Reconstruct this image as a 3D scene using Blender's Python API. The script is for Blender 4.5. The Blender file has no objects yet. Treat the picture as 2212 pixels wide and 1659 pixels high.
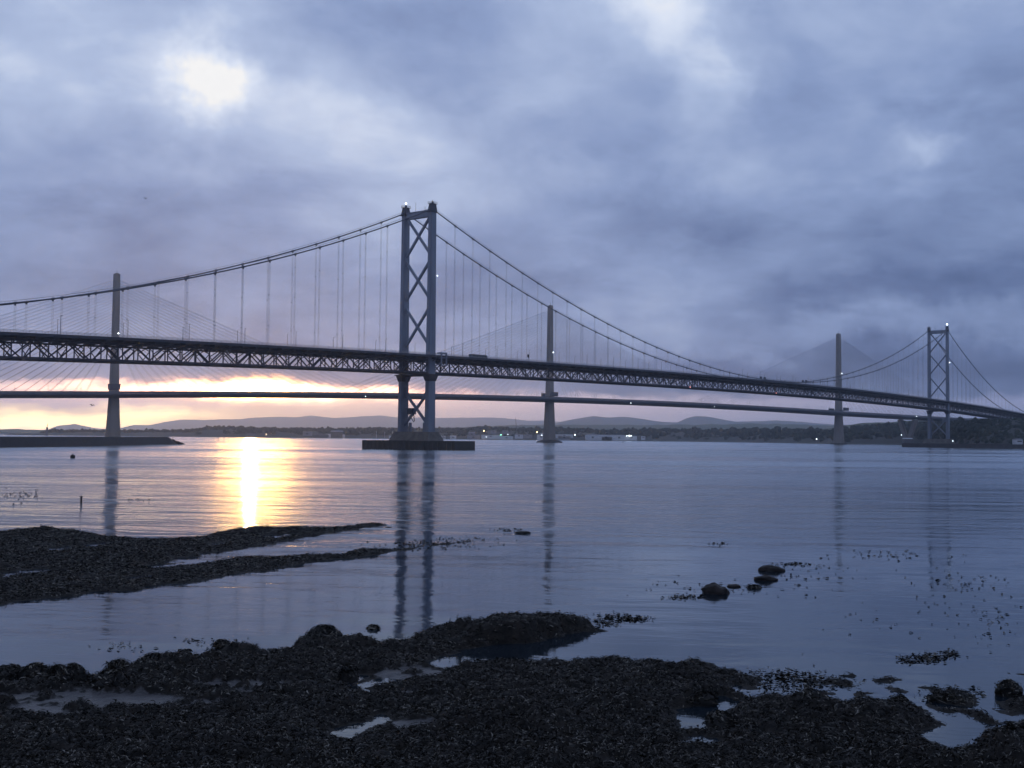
import bpy, math, random
import numpy as np
from mathutils import Vector, Matrix

random.seed(7)
RNG = np.random.default_rng(11)
SC = bpy.context.scene
COL = SC.collection
R = math.radians

# ------------------------------------------------------------------ camera
EYE = 8.81            # metres above the low-tide water
PITCH, ROLL = .04503, .00963
FOCAL = 2516.0        # in units of a 2212 pixel wide picture
cd = bpy.data.cameras.new('camera')
cam = bpy.data.objects.new('camera', cd)
COL.objects.link(cam)
cd.sensor_width = 36
cd.lens = FOCAL / 2212 * 36
cd.clip_start = .5
cd.clip_end = 60000
cam.matrix_world = Matrix.Translation((0, 0, EYE)) @ (Matrix.Rotation(math.pi / 2 + PITCH, 4, 'X') @ Matrix.Rotation(ROLL, 4, 'Z'))
SC.camera = cam


def ray(x, y):
    """direction of a surveyed sight line (picture measured 2212 x 1659)"""
    dx, dy = x - 1106, y - 829.5
    c, s = math.cos(ROLL), math.sin(ROLL)
    px, py = dx * c + dy * s, -dx * s + dy * c
    u, v = px / FOCAL, -py / FOCAL
    C, S = math.cos(PITCH), math.sin(PITCH)
    return (u, C - v * S, S + v * C)


def ground(x, y, z=0.):
    r = ray(x, y)
    t = (z - EYE) / r[2]
    return (r[0] * t, r[1] * t, z)


def at(x, y, depth):
    r = ray(x, y)
    t = depth / r[1]
    return (r[0] * t, depth, EYE + r[2] * t)


def lin(c):
    return tuple((v / 255 / 12.92 if v / 255 <= .04045 else ((v / 255 + .055) / 1.055) ** 2.4) for v in c)


# ------------------------------------------------------------------ view / render settings
SC.view_settings.view_transform = 'Standard'
SC.view_settings.look = 'None'
SC.view_settings.exposure = 0
SC.view_settings.gamma = 1
SC.view_settings.use_curve_mapping = False
SC.render.engine = 'CYCLES'
cy = SC.cycles
cy.use_denoising = True
cy.use_adaptive_sampling = True
cy.adaptive_threshold = .025
cy.max_bounces = 5
cy.diffuse_bounces = 2
cy.glossy_bounces = 3
cy.volume_bounces = 1
cy.transmission_bounces = 2
cy.sample_clamp_indirect = 6
cy.caustics_reflective = False
cy.caustics_refractive = False

# ------------------------------------------------------------------ world: overcast evening sky
SUN_AZ, SUN_EL = R(-12.6), R(2.3)
world = bpy.data.worlds.new('World')
SC.world = world
world.use_nodes = True
NT = world.node_tree
NT.nodes.clear()


class G:
    """tiny node builder"""

    def __init__(s, nt):
        s.nt = nt

    def _in(s, sock, v):
        if isinstance(v, bpy.types.NodeSocket):
            s.nt.links.new(v, sock)
        else:
            sock.default_value = v

    def m(s, op, a, b=0., c=0., clamp=False):
        n = s.nt.nodes.new('ShaderNodeMath')
        n.operation = op
        n.use_clamp = clamp
        for i, v in enumerate((a, b, c)):
            s._in(n.inputs[i], v)
        return n.outputs[0]

    def v(s, op, a, b=(0, 0, 0), scale=None):
        n = s.nt.nodes.new('ShaderNodeVectorMath')
        n.operation = op
        s._in(n.inputs[0], a)
        s._in(n.inputs[1], b)
        if scale is not None:
            s._in(n.inputs['Scale'], scale)
        return n.outputs['Value'] if op in ('DOT_PRODUCT', 'LENGTH') else n.outputs[0]

    def xyz(s, x, y, z=0.):
        n = s.nt.nodes.new('ShaderNodeCombineXYZ')
        for i, v in enumerate((x, y, z)):
            s._in(n.inputs[i], v)
        return n.outputs[0]

    def sep(s, a):
        n = s.nt.nodes.new('ShaderNodeSeparateXYZ')
        s._in(n.inputs[0], a)
        return n.outputs

    def noise(s, vec, scale, detail=4., rough=.5, dist=0.):
        n = s.nt.nodes.new('ShaderNodeTexNoise')
        s._in(n.inputs['Vector'], vec)
        n.inputs['Scale'].default_value = scale
        n.inputs['Detail'].default_value = detail
        n.inputs['Roughness'].default_value = rough
        n.inputs['Distortion'].default_value = dist
        return n.outputs

    def ramp(s, fac, stops, interp='LINEAR'):
        n = s.nt.nodes.new('ShaderNodeValToRGB')
        s._in(n.inputs[0], fac)
        cr = n.color_ramp
        cr.interpolation = interp
        while len(cr.elements) < len(stops):
            cr.elements.new(.5)
        for e, (p, c) in zip(cr.elements, stops):
            e.position = p
            e.color = (*c, 1)
        return n.outputs[0]

    def mix(s, fac, a, b, mode='MIX'):
        n = s.nt.nodes.new('ShaderNodeMix')
        n.data_type = 'RGBA'
        n.blend_type = mode
        s._in(n.inputs[0], fac)
        s._in(n.inputs[6], a if isinstance(a, bpy.types.NodeSocket) else (*a, 1))
        s._in(n.inputs[7], b if isinstance(b, bpy.types.NodeSocket) else (*b, 1))
        return n.outputs[2]

    def sstep(s, x, lo, hi):
        n = s.nt.nodes.new('ShaderNodeMapRange')
        n.interpolation_type = 'SMOOTHSTEP'
        s._in(n.inputs[0], x)
        s._in(n.inputs[1], lo)
        s._in(n.inputs[2], hi)
        return n.outputs[0]


# gaussian cloud patch as a node group
pg = bpy.data.node_groups.new('cloud_patch', 'ShaderNodeTree')
pg.interface.new_socket('Q', in_out='INPUT', socket_type='NodeSocketVector')
pg.interface.new_socket('Centre', in_out='INPUT', socket_type='NodeSocketVector')
pg.interface.new_socket('Inverse', in_out='INPUT', socket_type='NodeSocketVector')
pg.interface.new_socket('Value', in_out='OUTPUT', socket_type='NodeSocketFloat')
gi, go = pg.nodes.new('NodeGroupInput'), pg.nodes.new('NodeGroupOutput')
b = G(pg)
dv = b.v('MULTIPLY', b.v('SUBTRACT', gi.outputs[0], gi.outputs[1]), gi.outputs[2])
pg.links.new(b.m('POWER', .60653, b.v('DOT_PRODUCT', dv, dv)), go.inputs[0])

g = G(NT)
tc = NT.nodes.new('ShaderNodeTexCoord')
D = tc.outputs['Generated']
dx_, dy_, dz_ = g.sep(D)
az = g.m('MULTIPLY', g.m('ARCTAN2', dx_, dy_), 57.29578)
el = g.m('MULTIPLY', g.m('ARCSINE', dz_), 57.29578)
Q0 = g.xyz(az, el)
warp = g.v('SUBTRACT', g.noise(D, 8., 6., .62)[1], (.5, .5, .5))
Q = g.v('ADD', Q0, g.v('MULTIPLY', warp, (10., 6.5, 0)))
wlow = g.v('SUBTRACT', g.noise(g.v('MULTIPLY', Q0, (1, 2.6, 1)), .55, 4., .6)[1], (.5, .5, .5))
QL = g.v('ADD', Q0, g.v('MULTIPLY', wlow, (3.2, 1.0, 0)))


def patch(x, y, sx, sy, q=None):
    r = ray(x, y)
    a = math.degrees(math.atan2(r[0], r[1]))
    e = math.degrees(math.atan2(r[2], math.hypot(r[0], r[1])))
    n = NT.nodes.new('ShaderNodeGroup')
    n.node_tree = pg
    NT.links.new(q or Q, n.inputs[0])
    n.inputs[1].default_value = (a, e, 0)
    k = 2516 * math.pi / 180
    n.inputs[2].default_value = (k / sx, k / sy, 0)
    return n.outputs[0]


zc = g.m('ADD', g.m('MAXIMUM', dz_, 0.), .24)
CP = g.xyz(g.m('DIVIDE', dx_, zc), g.m('DIVIDE', dy_, zc))
n_big = g.noise(CP, 2.1, 7., .55, .3)[0]
n_fine = g.noise(CP, 5.5, 7., .6, .25)[0]
n_torn = g.sstep(g.noise(g.v('ADD', CP, (3.1, 1.7, 0)), 3.4, 7., .6, .4)[0], .42, .62)
tone = g.m('ADD', .425, g.m('MULTIPLY', g.m('SUBTRACT', n_big, .5), .66))
tone = g.m('ADD', tone, g.m('ADD', g.m('MULTIPLY', g.m('SUBTRACT', n_fine, .5), .25), g.m('MULTIPLY', g.m('SUBTRACT', n_torn, .5), .06)))
tone = g.m('ADD', tone, g.m('MULTIPLY', g.sstep(el, 0., 22.), .10))
CLOUDS = [  # x, y, half-width, half-height, amount: the gaps (+) and thick banks (-) of the cloud deck
    (486, 160, 46, 52, .32), (545, 190, 190, 110, .22), (90, 110, 240, 150, .12), (950, 320, 170, 100, .20),
    (920, 420, 280, 55, .07), (1500, 150, 80, 150, .20), (1450, 0, 130, 60, .22), (1560, 215, 60, 40, .12), (760, 250, 110, 60, .06),
    (1230, 60, 160, 90, .07), (890, 130, 190, 110, -.14), (1395, 490, 200, 70, -.17), (250, 440, 330, 90, -.08),
    (1970, 545, 260, 45, -.10), (2010, 640, 240, 34, -.26), (1900, 722, 330, 34, .12), (2180, 805, 320, 60, -.32),
    (2190, 200, 110, 260, -.15), (600, 640, 420, 60, -.06), (1330, 570, 230, 40, .09), (1990, 310, 45, 22, .16),
    (500, 790, 520, 35, -.05), (1560, 805, 420, 36, -.16), (1450, 735, 160, 22, .09)]
for x, y, sx, sy, a in CLOUDS:
    tone = g.m('ADD', tone, g.m('MULTIPLY', patch(x, y, sx, sy), a))
cloud = g.ramp(tone, [(0., lin((62, 83, 126))), (.22, lin((98, 118, 162))), (.46, lin((141, 161, 203))),
                      (.68, lin((180, 197, 230))), (.86, lin((224, 234, 253))), (1., lin((255, 255, 255)))])
# the low sky under the cloud base, warm towards the sun
dsun = g.m('ADD', az, 13.2)
warm = g.m('POWER', .60653, g.m('POWER', g.m('DIVIDE', dsun, 8.2), 2.))
warm_wide = g.m('POWER', .60653, g.m('POWER', g.m('DIVIDE', dsun, 19.), 2.))
cloud = g.mix(g.m('MULTIPLY', g.m('MULTIPLY', warm_wide, g.m('POWER', .60653, g.m('POWER', g.m('DIVIDE', el, 2.7), 2.))), .5),
              cloud, lin((152, 142, 168)))
low_far = g.mix(g.sstep(az, -2., 24.), lin((196, 192, 212)), lin((120, 136, 178)))
low = g.mix(warm_wide, low_far, lin((228, 204, 216)))
low = g.mix(warm, low, lin((255, 206, 166)))
low = g.mix(g.m('MULTIPLY', patch(140, 869, 260, 10, QL), .75), low, lin((196, 172, 190)))
qx, qy, _ = g.sep(QL)
edge = g.m('ADD', 2.05, g.m('MULTIPLY', warm, .45))
lowm = g.sstep(g.m('SUBTRACT', edge, qy), -.22, .30)
low = g.v('SCALE', low, scale=g.m('ADD', 1.45, g.m('MULTIPLY', warm, .95)))
sky = g.mix(lowm, cloud, low)
hot = None
for x, y, sx, sy, a, c_ in [(556, 842, 42, 9.5, 190., (1., .52, .13)), (556, 846, 200, 8, 9., (1., .42, .24)), (556, 842, 80, 12, 5., (1., .42, .22)), (600, 841, 135, 8.5, 7., (1., .55, .27)), (480, 846, 70, 6, 2.5, (1., .6, .3)), (745, 845, 60, 6, 1., (1., .6, .35)), (90, 905, 170, 12, 6., (1., .70, .24)), (560, 822, 230, 12, .22, (1., .42, .26)),
                            (330, 893, 80, 8, 4., (1., .68, .26)), (60, 832, 130, 8, .6, (1., .7, .5)), (491, 878, 11, 4, .8, (1., .8, .6)), (660, 872, 60, 6, .5, (1., .8, .6)), (20, 925, 220, 9, 4., (1., .72, .36))]:
    p = g.v('SCALE', c_, scale=g.m('MULTIPLY', patch(x, y, sx, sy, QL), a))
    hot = p if hot is None else g.v('ADD', hot, p)
sky = g.v('ADD', sky, hot)
nish = NT.nodes.new('ShaderNodeTexSky')
nish.sky_type = 'NISHITA'
nish.sun_disc = False
nish.sun_elevation = SUN_EL
nish.sun_rotation = SUN_AZ
nish.dust_density = 3
bg = NT.nodes.new('ShaderNodeBackground')
NT.links.new(sky, bg.inputs[0])
bg2 = NT.nodes.new('ShaderNodeBackground')
NT.links.new(nish.outputs[0], bg2.inputs[0])
bg2.inputs[1].default_value = .05
add = NT.nodes.new('ShaderNodeMixShader')      # a little clear evening air between the clouds
add.inputs[0].default_value = .05
NT.links.new(bg.outputs[0], add.inputs[1])
NT.links.new(bg2.outputs[0], add.inputs[2])
wo = NT.nodes.new('ShaderNodeOutputWorld')
NT.links.new(add.outputs[0], wo.inputs[0])

# ------------------------------------------------------------------ sun, low and veiled
sl = bpy.data.lights.new('sun', 'SUN')
sl.energy = .14
sl.angle = R(.5)
sl.color = (1., .52, .2)
so = bpy.data.objects.new('sun', sl)
COL.objects.link(so)
sd = Vector((math.sin(SUN_AZ) * math.cos(SUN_EL), math.cos(SUN_AZ) * math.cos(SUN_EL), math.sin(SUN_EL)))
so.rotation_euler = sd.to_track_quat('Z', 'Y').to_euler()

# ------------------------------------------------------------------ materials


def mat(name, c1, c2=None, scale=1., rough=.7, rough2=None, bump=0., bscale=None, detail=5., stretch=(1, 1, 1), spec=.5, metal=0.):
    m = bpy.data.materials.new(name)
    m.use_nodes = True
    nt = m.node_tree
    p = nt.nodes['Principled BSDF']
    p.inputs['Specular IOR Level'].default_value = spec
    p.inputs['Metallic'].default_value = metal
    q = G(nt)
    geo = nt.nodes.new('ShaderNodeNewGeometry')
    P = q.v('MULTIPLY', geo.outputs['Position'], stretch)
    n = q.noise(P, scale, detail, .6)[0]
    f = q.sstep(n, .32, .68)
    nt.links.new(q.mix(f, c1, c2 or tuple(v * .75 for v in c1)), p.inputs['Base Color'])
    q._in(p.inputs['Roughness'], rough if rough2 is None else q.m('ADD', rough, q.m('MULTIPLY', f, rough2 - rough)))
    if bump:
        bn = nt.nodes.new('ShaderNodeBump')
        bn.inputs['Strength'].default_value = 1
        bn.inputs['Distance'].default_value = bump
        nt.links.new(q.noise(P, bscale or scale * 2, 6., .6)[0], bn.inputs['Height'])
        nt.links.new(bn.outputs[0], p.inputs['Normal'])
    return m


def emit(name, c, s):
    m = bpy.data.materials.new(name)
    m.use_nodes = True
    p = m.node_tree.nodes['Principled BSDF']
    p.inputs['Emission Color'].default_value = (*c, 1)
    p.inputs['Emission Strength'].default_value = s
    p.inputs['Base Color'].default_value = (.5, .5, .5, 1)
    return m


M = {
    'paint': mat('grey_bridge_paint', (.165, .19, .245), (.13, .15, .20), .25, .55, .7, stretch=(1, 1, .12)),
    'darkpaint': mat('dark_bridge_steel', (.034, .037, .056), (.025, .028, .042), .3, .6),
    'cable': mat('cable_wrap', (.075, .08, .105), (.055, .06, .08), .4, .55),
    'rope': mat('hanger_rope', (.24, .245, .26), (.19, .195, .21), .5, .6),
    'road': mat('road_surface', (.05, .05, .055), None, .6, .85),
    'pier': mat('weathered_pier_concrete', (.15, .13, .115), (.085, .075, .068), .22, .85, bump=.15, bscale=.9),
    'fender': mat('dark_fender_wall', (.045, .04, .04), (.026, .023, .024), .3, .7, bump=.1, bscale=1.4, stretch=(1, 1, .5)),
    'concrete': mat('tower_concrete', (.235, .205, .19), (.185, .165, .155), .09, .8, stretch=(1, 1, .4)),
    'qdeck': mat('deck_steel_weathered', (.075, .075, .10), (.06, .06, .085), .08, .6),
    'barrier': mat('wind_barrier_panel', (.13, .125, .15), (.10, .10, .12), .3, .5),
    'stay': mat('stay_sheath', (.42, .42, .44), None, .2, .5),
    'wallstone': mat('breakwater_stone', (.026, .022, .025), (.014, .012, .014), .35, .85, bump=.3, bscale=.6),
    'rock': mat('wet_dark_rock', (.022, .020, .019), (.009, .0088, .009), 1.3, .5, .8, bump=.05, bscale=7., spec=.15),
    'boulder': mat('brown_wet_boulder', (.026, .020, .018), (.011, .0095, .0095), 1.9, .5, .8, bump=.05, bscale=8., spec=.15),
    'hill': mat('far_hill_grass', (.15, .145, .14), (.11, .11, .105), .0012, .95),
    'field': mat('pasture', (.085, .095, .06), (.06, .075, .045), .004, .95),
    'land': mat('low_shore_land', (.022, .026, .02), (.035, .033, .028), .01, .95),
    'shore': mat('tidal_rock_band', (.028, .026, .027), (.018, .017, .018), .05, .8),
    'white': mat('white_cladding', (.62, .63, .66), (.5, .5, .54), .05, .7),
    'grey': mat('grey_cladding', (.27, .27, .3), (.2, .2, .23), .05, .7),
    'roof': mat('slate_roof', (.12, .115, .125), (.085, .08, .09), .1, .8),
    'lampmetal': mat('lamp_post_steel', (.13, .135, .15), None, 1., .5),
    'glow_white': emit('lamp_white', (.85, .95, 1.), 7.),
    'glow_warm': emit('lamp_sodium', (1., .72, .34), 9.),
    'glow_green': emit('lamp_green', (.3, 1., .65), 6.),
    'glow_red': emit('lamp_red', (1., .3, .25), 1.5),
    'gull': mat('gull_feathers', (.10, .10, .11), (.06, .06, .065), 6., .8),
    'black': mat('tarred_timber', (.012, .011, .011), None, 6., .7),
    'bus': mat('coach_paint', (.07, .075, .09), None, 1., .4),
    'glass': mat('dark_glass', (.02, .022, .026), None, 1., .12),
}
# seaweed: olive to near-black per clump, wet
mw = bpy.data.materials.new('bladder_wrack')
mw.use_nodes = True
nt = mw.node_tree
p = nt.nodes['Principled BSDF']
q = G(nt)
geo = nt.nodes.new('ShaderNodeNewGeometry')
ri = q.noise(geo.outputs['Position'], 3.5, 3., .7)[0]
isl = geo.outputs['Random Per Island']
c = q.ramp(isl, [(0., (.005, .005, .0045)), (.45, (.022, .019, .0145)), (.74, (.062, .053, .041)), (.9, (.14, .123, .10)), (1., (.24, .22, .19))])
big = q.noise(geo.outputs['Position'], .9, 3., .6)[0]
c = q.mix(q.sstep(ri, .42, .62), c, (.005, .0048, .0046))
c = q.mix(q.m('MULTIPLY', q.sstep(big, .42, .64), .75), c, (.004, .0039, .0038))
nt.links.new(c, p.inputs['Base Color'])
q._in(p.inputs['Roughness'], q.m('ADD', .28, q.m('MULTIPLY', isl, .4)))
q._in(p.inputs['Specular IOR Level'], q.m('MULTIPLY', q.sstep(isl, .55, .95), .5))
M['weed'] = mw
# foreshore: weed-dark rock with muddy and sandy flats
mf = bpy.data.materials.new('foreshore_rock')
mf.use_nodes = True
nt = mf.node_tree
p = nt.nodes['Principled BSDF']
q = G(nt)
geo = nt.nodes.new('ShaderNodeNewGeometry')
P = geo.outputs['Position']
n1 = q.noise(P, 2.6, 6., .65)[0]
n2 = q.noise(P, 12., 5., .6)[0]
at_m = nt.nodes.new('ShaderNodeAttribute')
at_m.attribute_name = 'mud'
c = q.mix(q.sstep(n1, .35, .65), (.009, .0085, .008), (.026, .022, .019))
mudc = q.mix(q.sstep(n2, .35, .65), (.026, .024, .026), (.055, .05, .051))
f = q.sstep(q.m('ADD', at_m.outputs['Fac'], q.m('MULTIPLY', q.m('SUBTRACT', n1, .5), .9)), .45, .62)
nt.links.new(q.mix(f, c, mudc), p.inputs['Base Color'])
q._in(p.inputs['Roughness'], q.m('SUBTRACT', .62, q.m('MULTIPLY', f, .22)))
q._in(p.inputs['Specular IOR Level'], q.m('ADD', .08, q.m('MULTIPLY', f, .35)))
bn = nt.nodes.new('ShaderNodeBump')
bn.inputs['Distance'].default_value = .05
nt.links.new(q.m('ADD', n2, q.m('MULTIPLY', n1, .6)), bn.inputs['Height'])
nt.links.new(bn.outputs[0], p.inputs['Normal'])
M['foreshore'] = mf
# woodland
mt = bpy.data.materials.new('woodland_foliage')
mt.use_nodes = True
nt = mt.node_tree
p = nt.nodes['Principled BSDF']
q = G(nt)
geo = nt.nodes.new('ShaderNodeNewGeometry')
c = q.ramp(geo.outputs['Random Per Island'], [(0., (.014, .018, .014)), (.5, (.022, .028, .019)), (1., (.036, .042, .026))])
nt.links.new(c, p.inputs['Base Color'])
p.inputs['Roughness'].default_value = .9
p.inputs['Specular IOR Level'].default_value = .2
M['trees'] = mt
# water
mwat = bpy.data.materials.new('firth_water')
mwat.use_nodes = True
nt = mwat.node_tree
p = nt.nodes['Principled BSDF']
q = G(nt)
geo = nt.nodes.new('ShaderNodeNewGeometry')
P = geo.outputs['Position']
px_, py_, pz_ = q.sep(P)
gl = nt.nodes.new('ShaderNodeBsdfGlossy')
gl.inputs['Color'].default_value = (.88, .94, 1., 1)
df = nt.nodes.new('ShaderNodeBsdfDiffuse')
df.inputs['Color'].default_value = (.010, .015, .021, 1)
fr = nt.nodes.new('ShaderNodeFresnel')
fr.inputs['IOR'].default_value = 1.33
mx = nt.nodes.new('ShaderNodeMixShader')
nt.links.new(fr.outputs[0], mx.inputs[0])
nt.links.new(df.outputs[0], mx.inputs[1])
nt.links.new(gl.outputs[0], mx.inputs[2])
nt.links.new(mx.outputs[0], nt.nodes['Material Output'].inputs['Surface'])
nt.nodes.remove(p)
wind = q.noise(q.v('MULTIPLY', P, (.0022, .011, 1)), 1., 3., .55, .6)[0]      # long wind lanes
patchn = q.noise(q.v('MULTIPLY', P, (.014, .04, 1)), 1., 3., .6, .4)[0]
amp = q.m('ADD', .30, q.m('ADD', q.m('MULTIPLY', q.sstep(wind, .42, .62), .75), q.m('MULTIPLY', q.sstep(patchn, .48, .66), .45)))
shelter = q.m('ADD', .20, q.m('MULTIPLY', q.sstep(py_, 85., 165.), .80))        # calm between the reefs
amp = q.m('MULTIPLY', amp, shelter)
rot = nt.nodes.new('ShaderNodeVectorRotate')
rot.rotation_type = 'Z_AXIS'
nt.links.new(P, rot.inputs['Vector'])
rot.inputs['Angle'].default_value = R(7)
PR = rot.outputs[0]
w1 = q.noise(q.v('MULTIPLY', PR, (.17, .46, 1)), 1., 3., .55, .6)[0]
w2 = q.noise(q.v('MULTIPLY', PR, (.8, 1.9, 1)), 1., 3., .6, .4)[0]
w3 = q.noise(q.v('MULTIPLY', PR, (.05, .12, 1)), 1., 2., .5, .4)[0]
w4 = q.noise(q.v('MULTIPLY', PR, (.10, .24, 1)), 1., 2., .55, .6)[0]
hh = q.m('ADD', q.m('MULTIPLY', w1, .17), q.m('ADD', q.m('MULTIPLY', w2, .06), q.m('ADD', q.m('MULTIPLY', w3, .40), q.m('MULTIPLY', w4, .34))))
bn = nt.nodes.new('ShaderNodeBump')
bn.inputs['Strength'].default_value = 1.
bn.inputs['Distance'].default_value = 1.
nt.links.new(q.m('MULTIPLY', hh, amp), bn.inputs['Height'])
for n_ in (gl, fr):
    nt.links.new(bn.outputs[0], n_.inputs['Normal'])
open_w = q.sstep(py_, 90., 420.)                                                 # open water is ruffled finer than the eye can follow
q._in(gl.inputs['Roughness'], q.m('ADD', q.m('ADD', .05, q.m('MULTIPLY', amp, .05)), q.m('MULTIPLY', open_w, q.m('ADD', .055, q.m('MULTIPLY', q.sstep(wind, .4, .62), .05)))))
M['water'] = mwat

# ------------------------------------------------------------------ mesh helpers


class MB:
    def __init__(s):
        s.v, s.f = [], []

    def add(s, vs, fs):
        k = len(s.v)
        s.v += [tuple(x) for x in vs]
        s.f += [tuple(i + k for i in f) for f in fs]
        return s

    def prism(s, lo, hi):
        """two rings with the same count, capped"""
        n = len(lo)
        fs = [tuple(range(n))[::-1], tuple(range(n, 2 * n))] + [(i, (i + 1) % n, n + (i + 1) % n, n + i) for i in range(n)]
        return s.add(list(lo) + list(hi), fs)

    def box(s, x0, x1, y0, y1, z0, z1):
        r = [(x0, y0), (x1, y0), (x1, y1), (x0, y1)]
        return s.prism([(*a, z0) for a in r], [(*a, z1) for a in r])

    def bar(s, a, c, w, h=None, up=(0, 0, 1)):
        """rectangular bar from a to c"""
        h = h or w
        a, c = Vector(a), Vector(c)
        d = (c - a).normalized()
        u = Vector(up)
        if abs(d.dot(u)) > .98:
            u = Vector((1, 0, 0))
        x = d.cross(u).normalized()
        y = x.cross(d).normalized()
        o = [x * (w / 2 * i) + y * (h / 2 * j) for i, j in ((-1, -1), (1, -1), (1, 1), (-1, 1))]
        return s.prism([a + k for k in o], [c + k for k in o])

    def tube(s, pts, r, n=6):
        pts = [Vector(k) for k in pts]
        rings = []
        for i, k in enumerate(pts):
            d = (pts[min(i + 1, len(pts) - 1)] - pts[max(i - 1, 0)]).normalized()
            u = Vector((0, 0, 1)) if abs(d.z) < .98 else Vector((1, 0, 0))
            x = d.cross(u).normalized()
            y = x.cross(d).normalized()
            rr = r[i] if isinstance(r, (list, tuple)) else r
            rings.append([k + x * rr * math.cos(2 * math.pi * j / n) + y * rr * math.sin(2 * math.pi * j / n) for j in range(n)])
        k0 = len(s.v)
        for ring in rings:
            s.v += [tuple(k) for k in ring]
        for i in range(len(rings) - 1):
            for j in range(n):
                a, c = k0 + i * n + j, k0 + i * n + (j + 1) % n
                s.f.append((a, c, c + n, a + n))
        s.f.append(tuple(range(k0 + n - 1, k0 - 1, -1)))
        e = k0 + (len(rings) - 1) * n
        s.f.append(tuple(range(e, e + n)))
        return s

    def ball(s, c, r, sz=1., n=8, m=6):
        c = Vector(c)
        k0 = len(s.v)
        for i in range(1, m):
            t = math.pi * i / m
            for j in range(n):
                q_ = 2 * math.pi * j / n
                s.v.append((c.x + r * math.sin(t) * math.cos(q_), c.y + r * math.sin(t) * math.sin(q_), c.z + r * sz * math.cos(t)))
        s.v += [(c.x, c.y, c.z + r * sz), (c.x, c.y, c.z - r * sz)]
        T, B = len(s.v) - 2, len(s.v) - 1
        for i in range(m - 2):
            for j in range(n):
                a, d = k0 + i * n + j, k0 + i * n + (j + 1) % n
                s.f.append((a, a + n, d + n, d))
        for j in range(n):
            s.f.append((T, k0 + j, k0 + (j + 1) % n))
            e = k0 + (m - 2) * n
            s.f.append((B, e + (j + 1) % n, e + j))
        return s

    def build(s, name, material, parent=None, smooth=False, loc=None):
        me = bpy.data.meshes.new(name)
        me.from_pydata(s.v, [], s.f)
        if smooth:
            me.polygons.foreach_set('use_smooth', [True] * len(me.polygons))
        me.materials.append(M[material] if isinstance(material, str) else material)
        return link(name, me, parent, loc)


def link(name, data, parent=None, loc=None):
    o = bpy.data.objects.new(name, data)
    COL.objects.link(o)
    if parent:
        o.parent = parent
    if loc is not None:
        o.location = loc
    return o


def tag(o, label=None, cat=None, group=None, kind=None):
    for k, v in (('label', label), ('category', cat), ('group', group), ('kind', kind)):
        if v:
            o[k] = v
    return o


def empty(name, loc=(0, 0, 0), rz=0.):
    o = bpy.data.objects.new(name, None)
    o.empty_display_size = 1
    COL.objects.link(o)
    o.location = loc
    o.rotation_euler = (0, 0, rz)
    return o


def copy_tree(o, parent=None):
    c_ = o.copy()
    COL.objects.link(c_)
    if parent:
        c_.parent = parent
    for ch in list(o.children):
        copy_tree(ch, c_)
    return c_


def np_mesh(name, verts, faces, material, parent=None, smooth=False):
    """verts (n,3), faces (m,k) arrays"""
    verts = np.ascontiguousarray(verts, dtype=np.float32)
    faces = np.ascontiguousarray(faces, dtype=np.int32)
    me = bpy.data.meshes.new(name)
    n, k = faces.shape
    me.vertices.add(len(verts))
    me.vertices.foreach_set('co', verts.ravel())
    me.loops.add(n * k)
    me.loops.foreach_set('vertex_index', faces.ravel())
    me.polygons.add(n)
    me.polygons.foreach_set('loop_start', np.arange(0, n * k, k, dtype=np.int32))
    me.polygons.foreach_set('loop_total', np.full(n, k, dtype=np.int32))
    if smooth:
        me.polygons.foreach_set('use_smooth', np.ones(n, dtype=bool))
    me.update(calc_edges=True)
    me.validate()
    me.materials.append(M[material])
    return link(name, me, parent)


def _hash(ix, iy, seed):
    h = (ix.astype(np.int64) * 374761393 + iy.astype(np.int64) * 668265263 + seed * 974711) & 0x7fffffff
    h = ((h ^ (h >> 13)) * 1274126177) & 0x7fffffff
    return ((h ^ (h >> 16)) & 0xffff) / 65535.


def vnoise(x, y, seed=0):
    ix, iy = np.floor(x), np.floor(y)
    fx, fy = x - ix, y - iy
    fx, fy = fx * fx * (3 - 2 * fx), fy * fy * (3 - 2 * fy)
    a, c_ = _hash(ix, iy, seed), _hash(ix + 1, iy, seed)
    d, e = _hash(ix, iy + 1, seed), _hash(ix + 1, iy + 1, seed)
    return (a * (1 - fx) + c_ * fx) * (1 - fy) + (d * (1 - fx) + e * fx) * fy


def fbm(x, y, scale, octs=4, seed=0, gain=.5):
    t, a, n = 0., 1., 0.
    x, y = np.asarray(x, float) / scale, np.asarray(y, float) / scale
    for i in range(octs):
        t = t + a * (vnoise(x * 2 ** i + 17.3 * i, y * 2 ** i - 9.1 * i, seed + i) - .5)
        n += a
        a *= gain
    return t / n * 2      # about -1..1


def sstep(x, lo, hi):
    t = np.clip((x - lo) / (hi - lo), 0, 1)
    return t * t * (3 - 2 * t)


# ================================================================== SETTING: water, land, hills
W = MB()
W.v = [(-17000, -60, 0), (17000, -60, 0), (17000, 24000, 0), (-17000, 24000, 0)]
W.f = [(0, 1, 2, 3)]
tag(W.build('water', 'water'), 'calm blue grey firth water with long ripples and a sunset glitter path', kind='structure')
S = MB()
S.v = [(-17000, -60, -.7), (17000, -60, -.7), (17000, 24000, -.7), (-17000, 24000, -.7)]
S.f = [(0, 1, 2, 3)]
tag(S.build('seabed', 'shore'), 'dark seabed under the firth', kind='structure')


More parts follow.
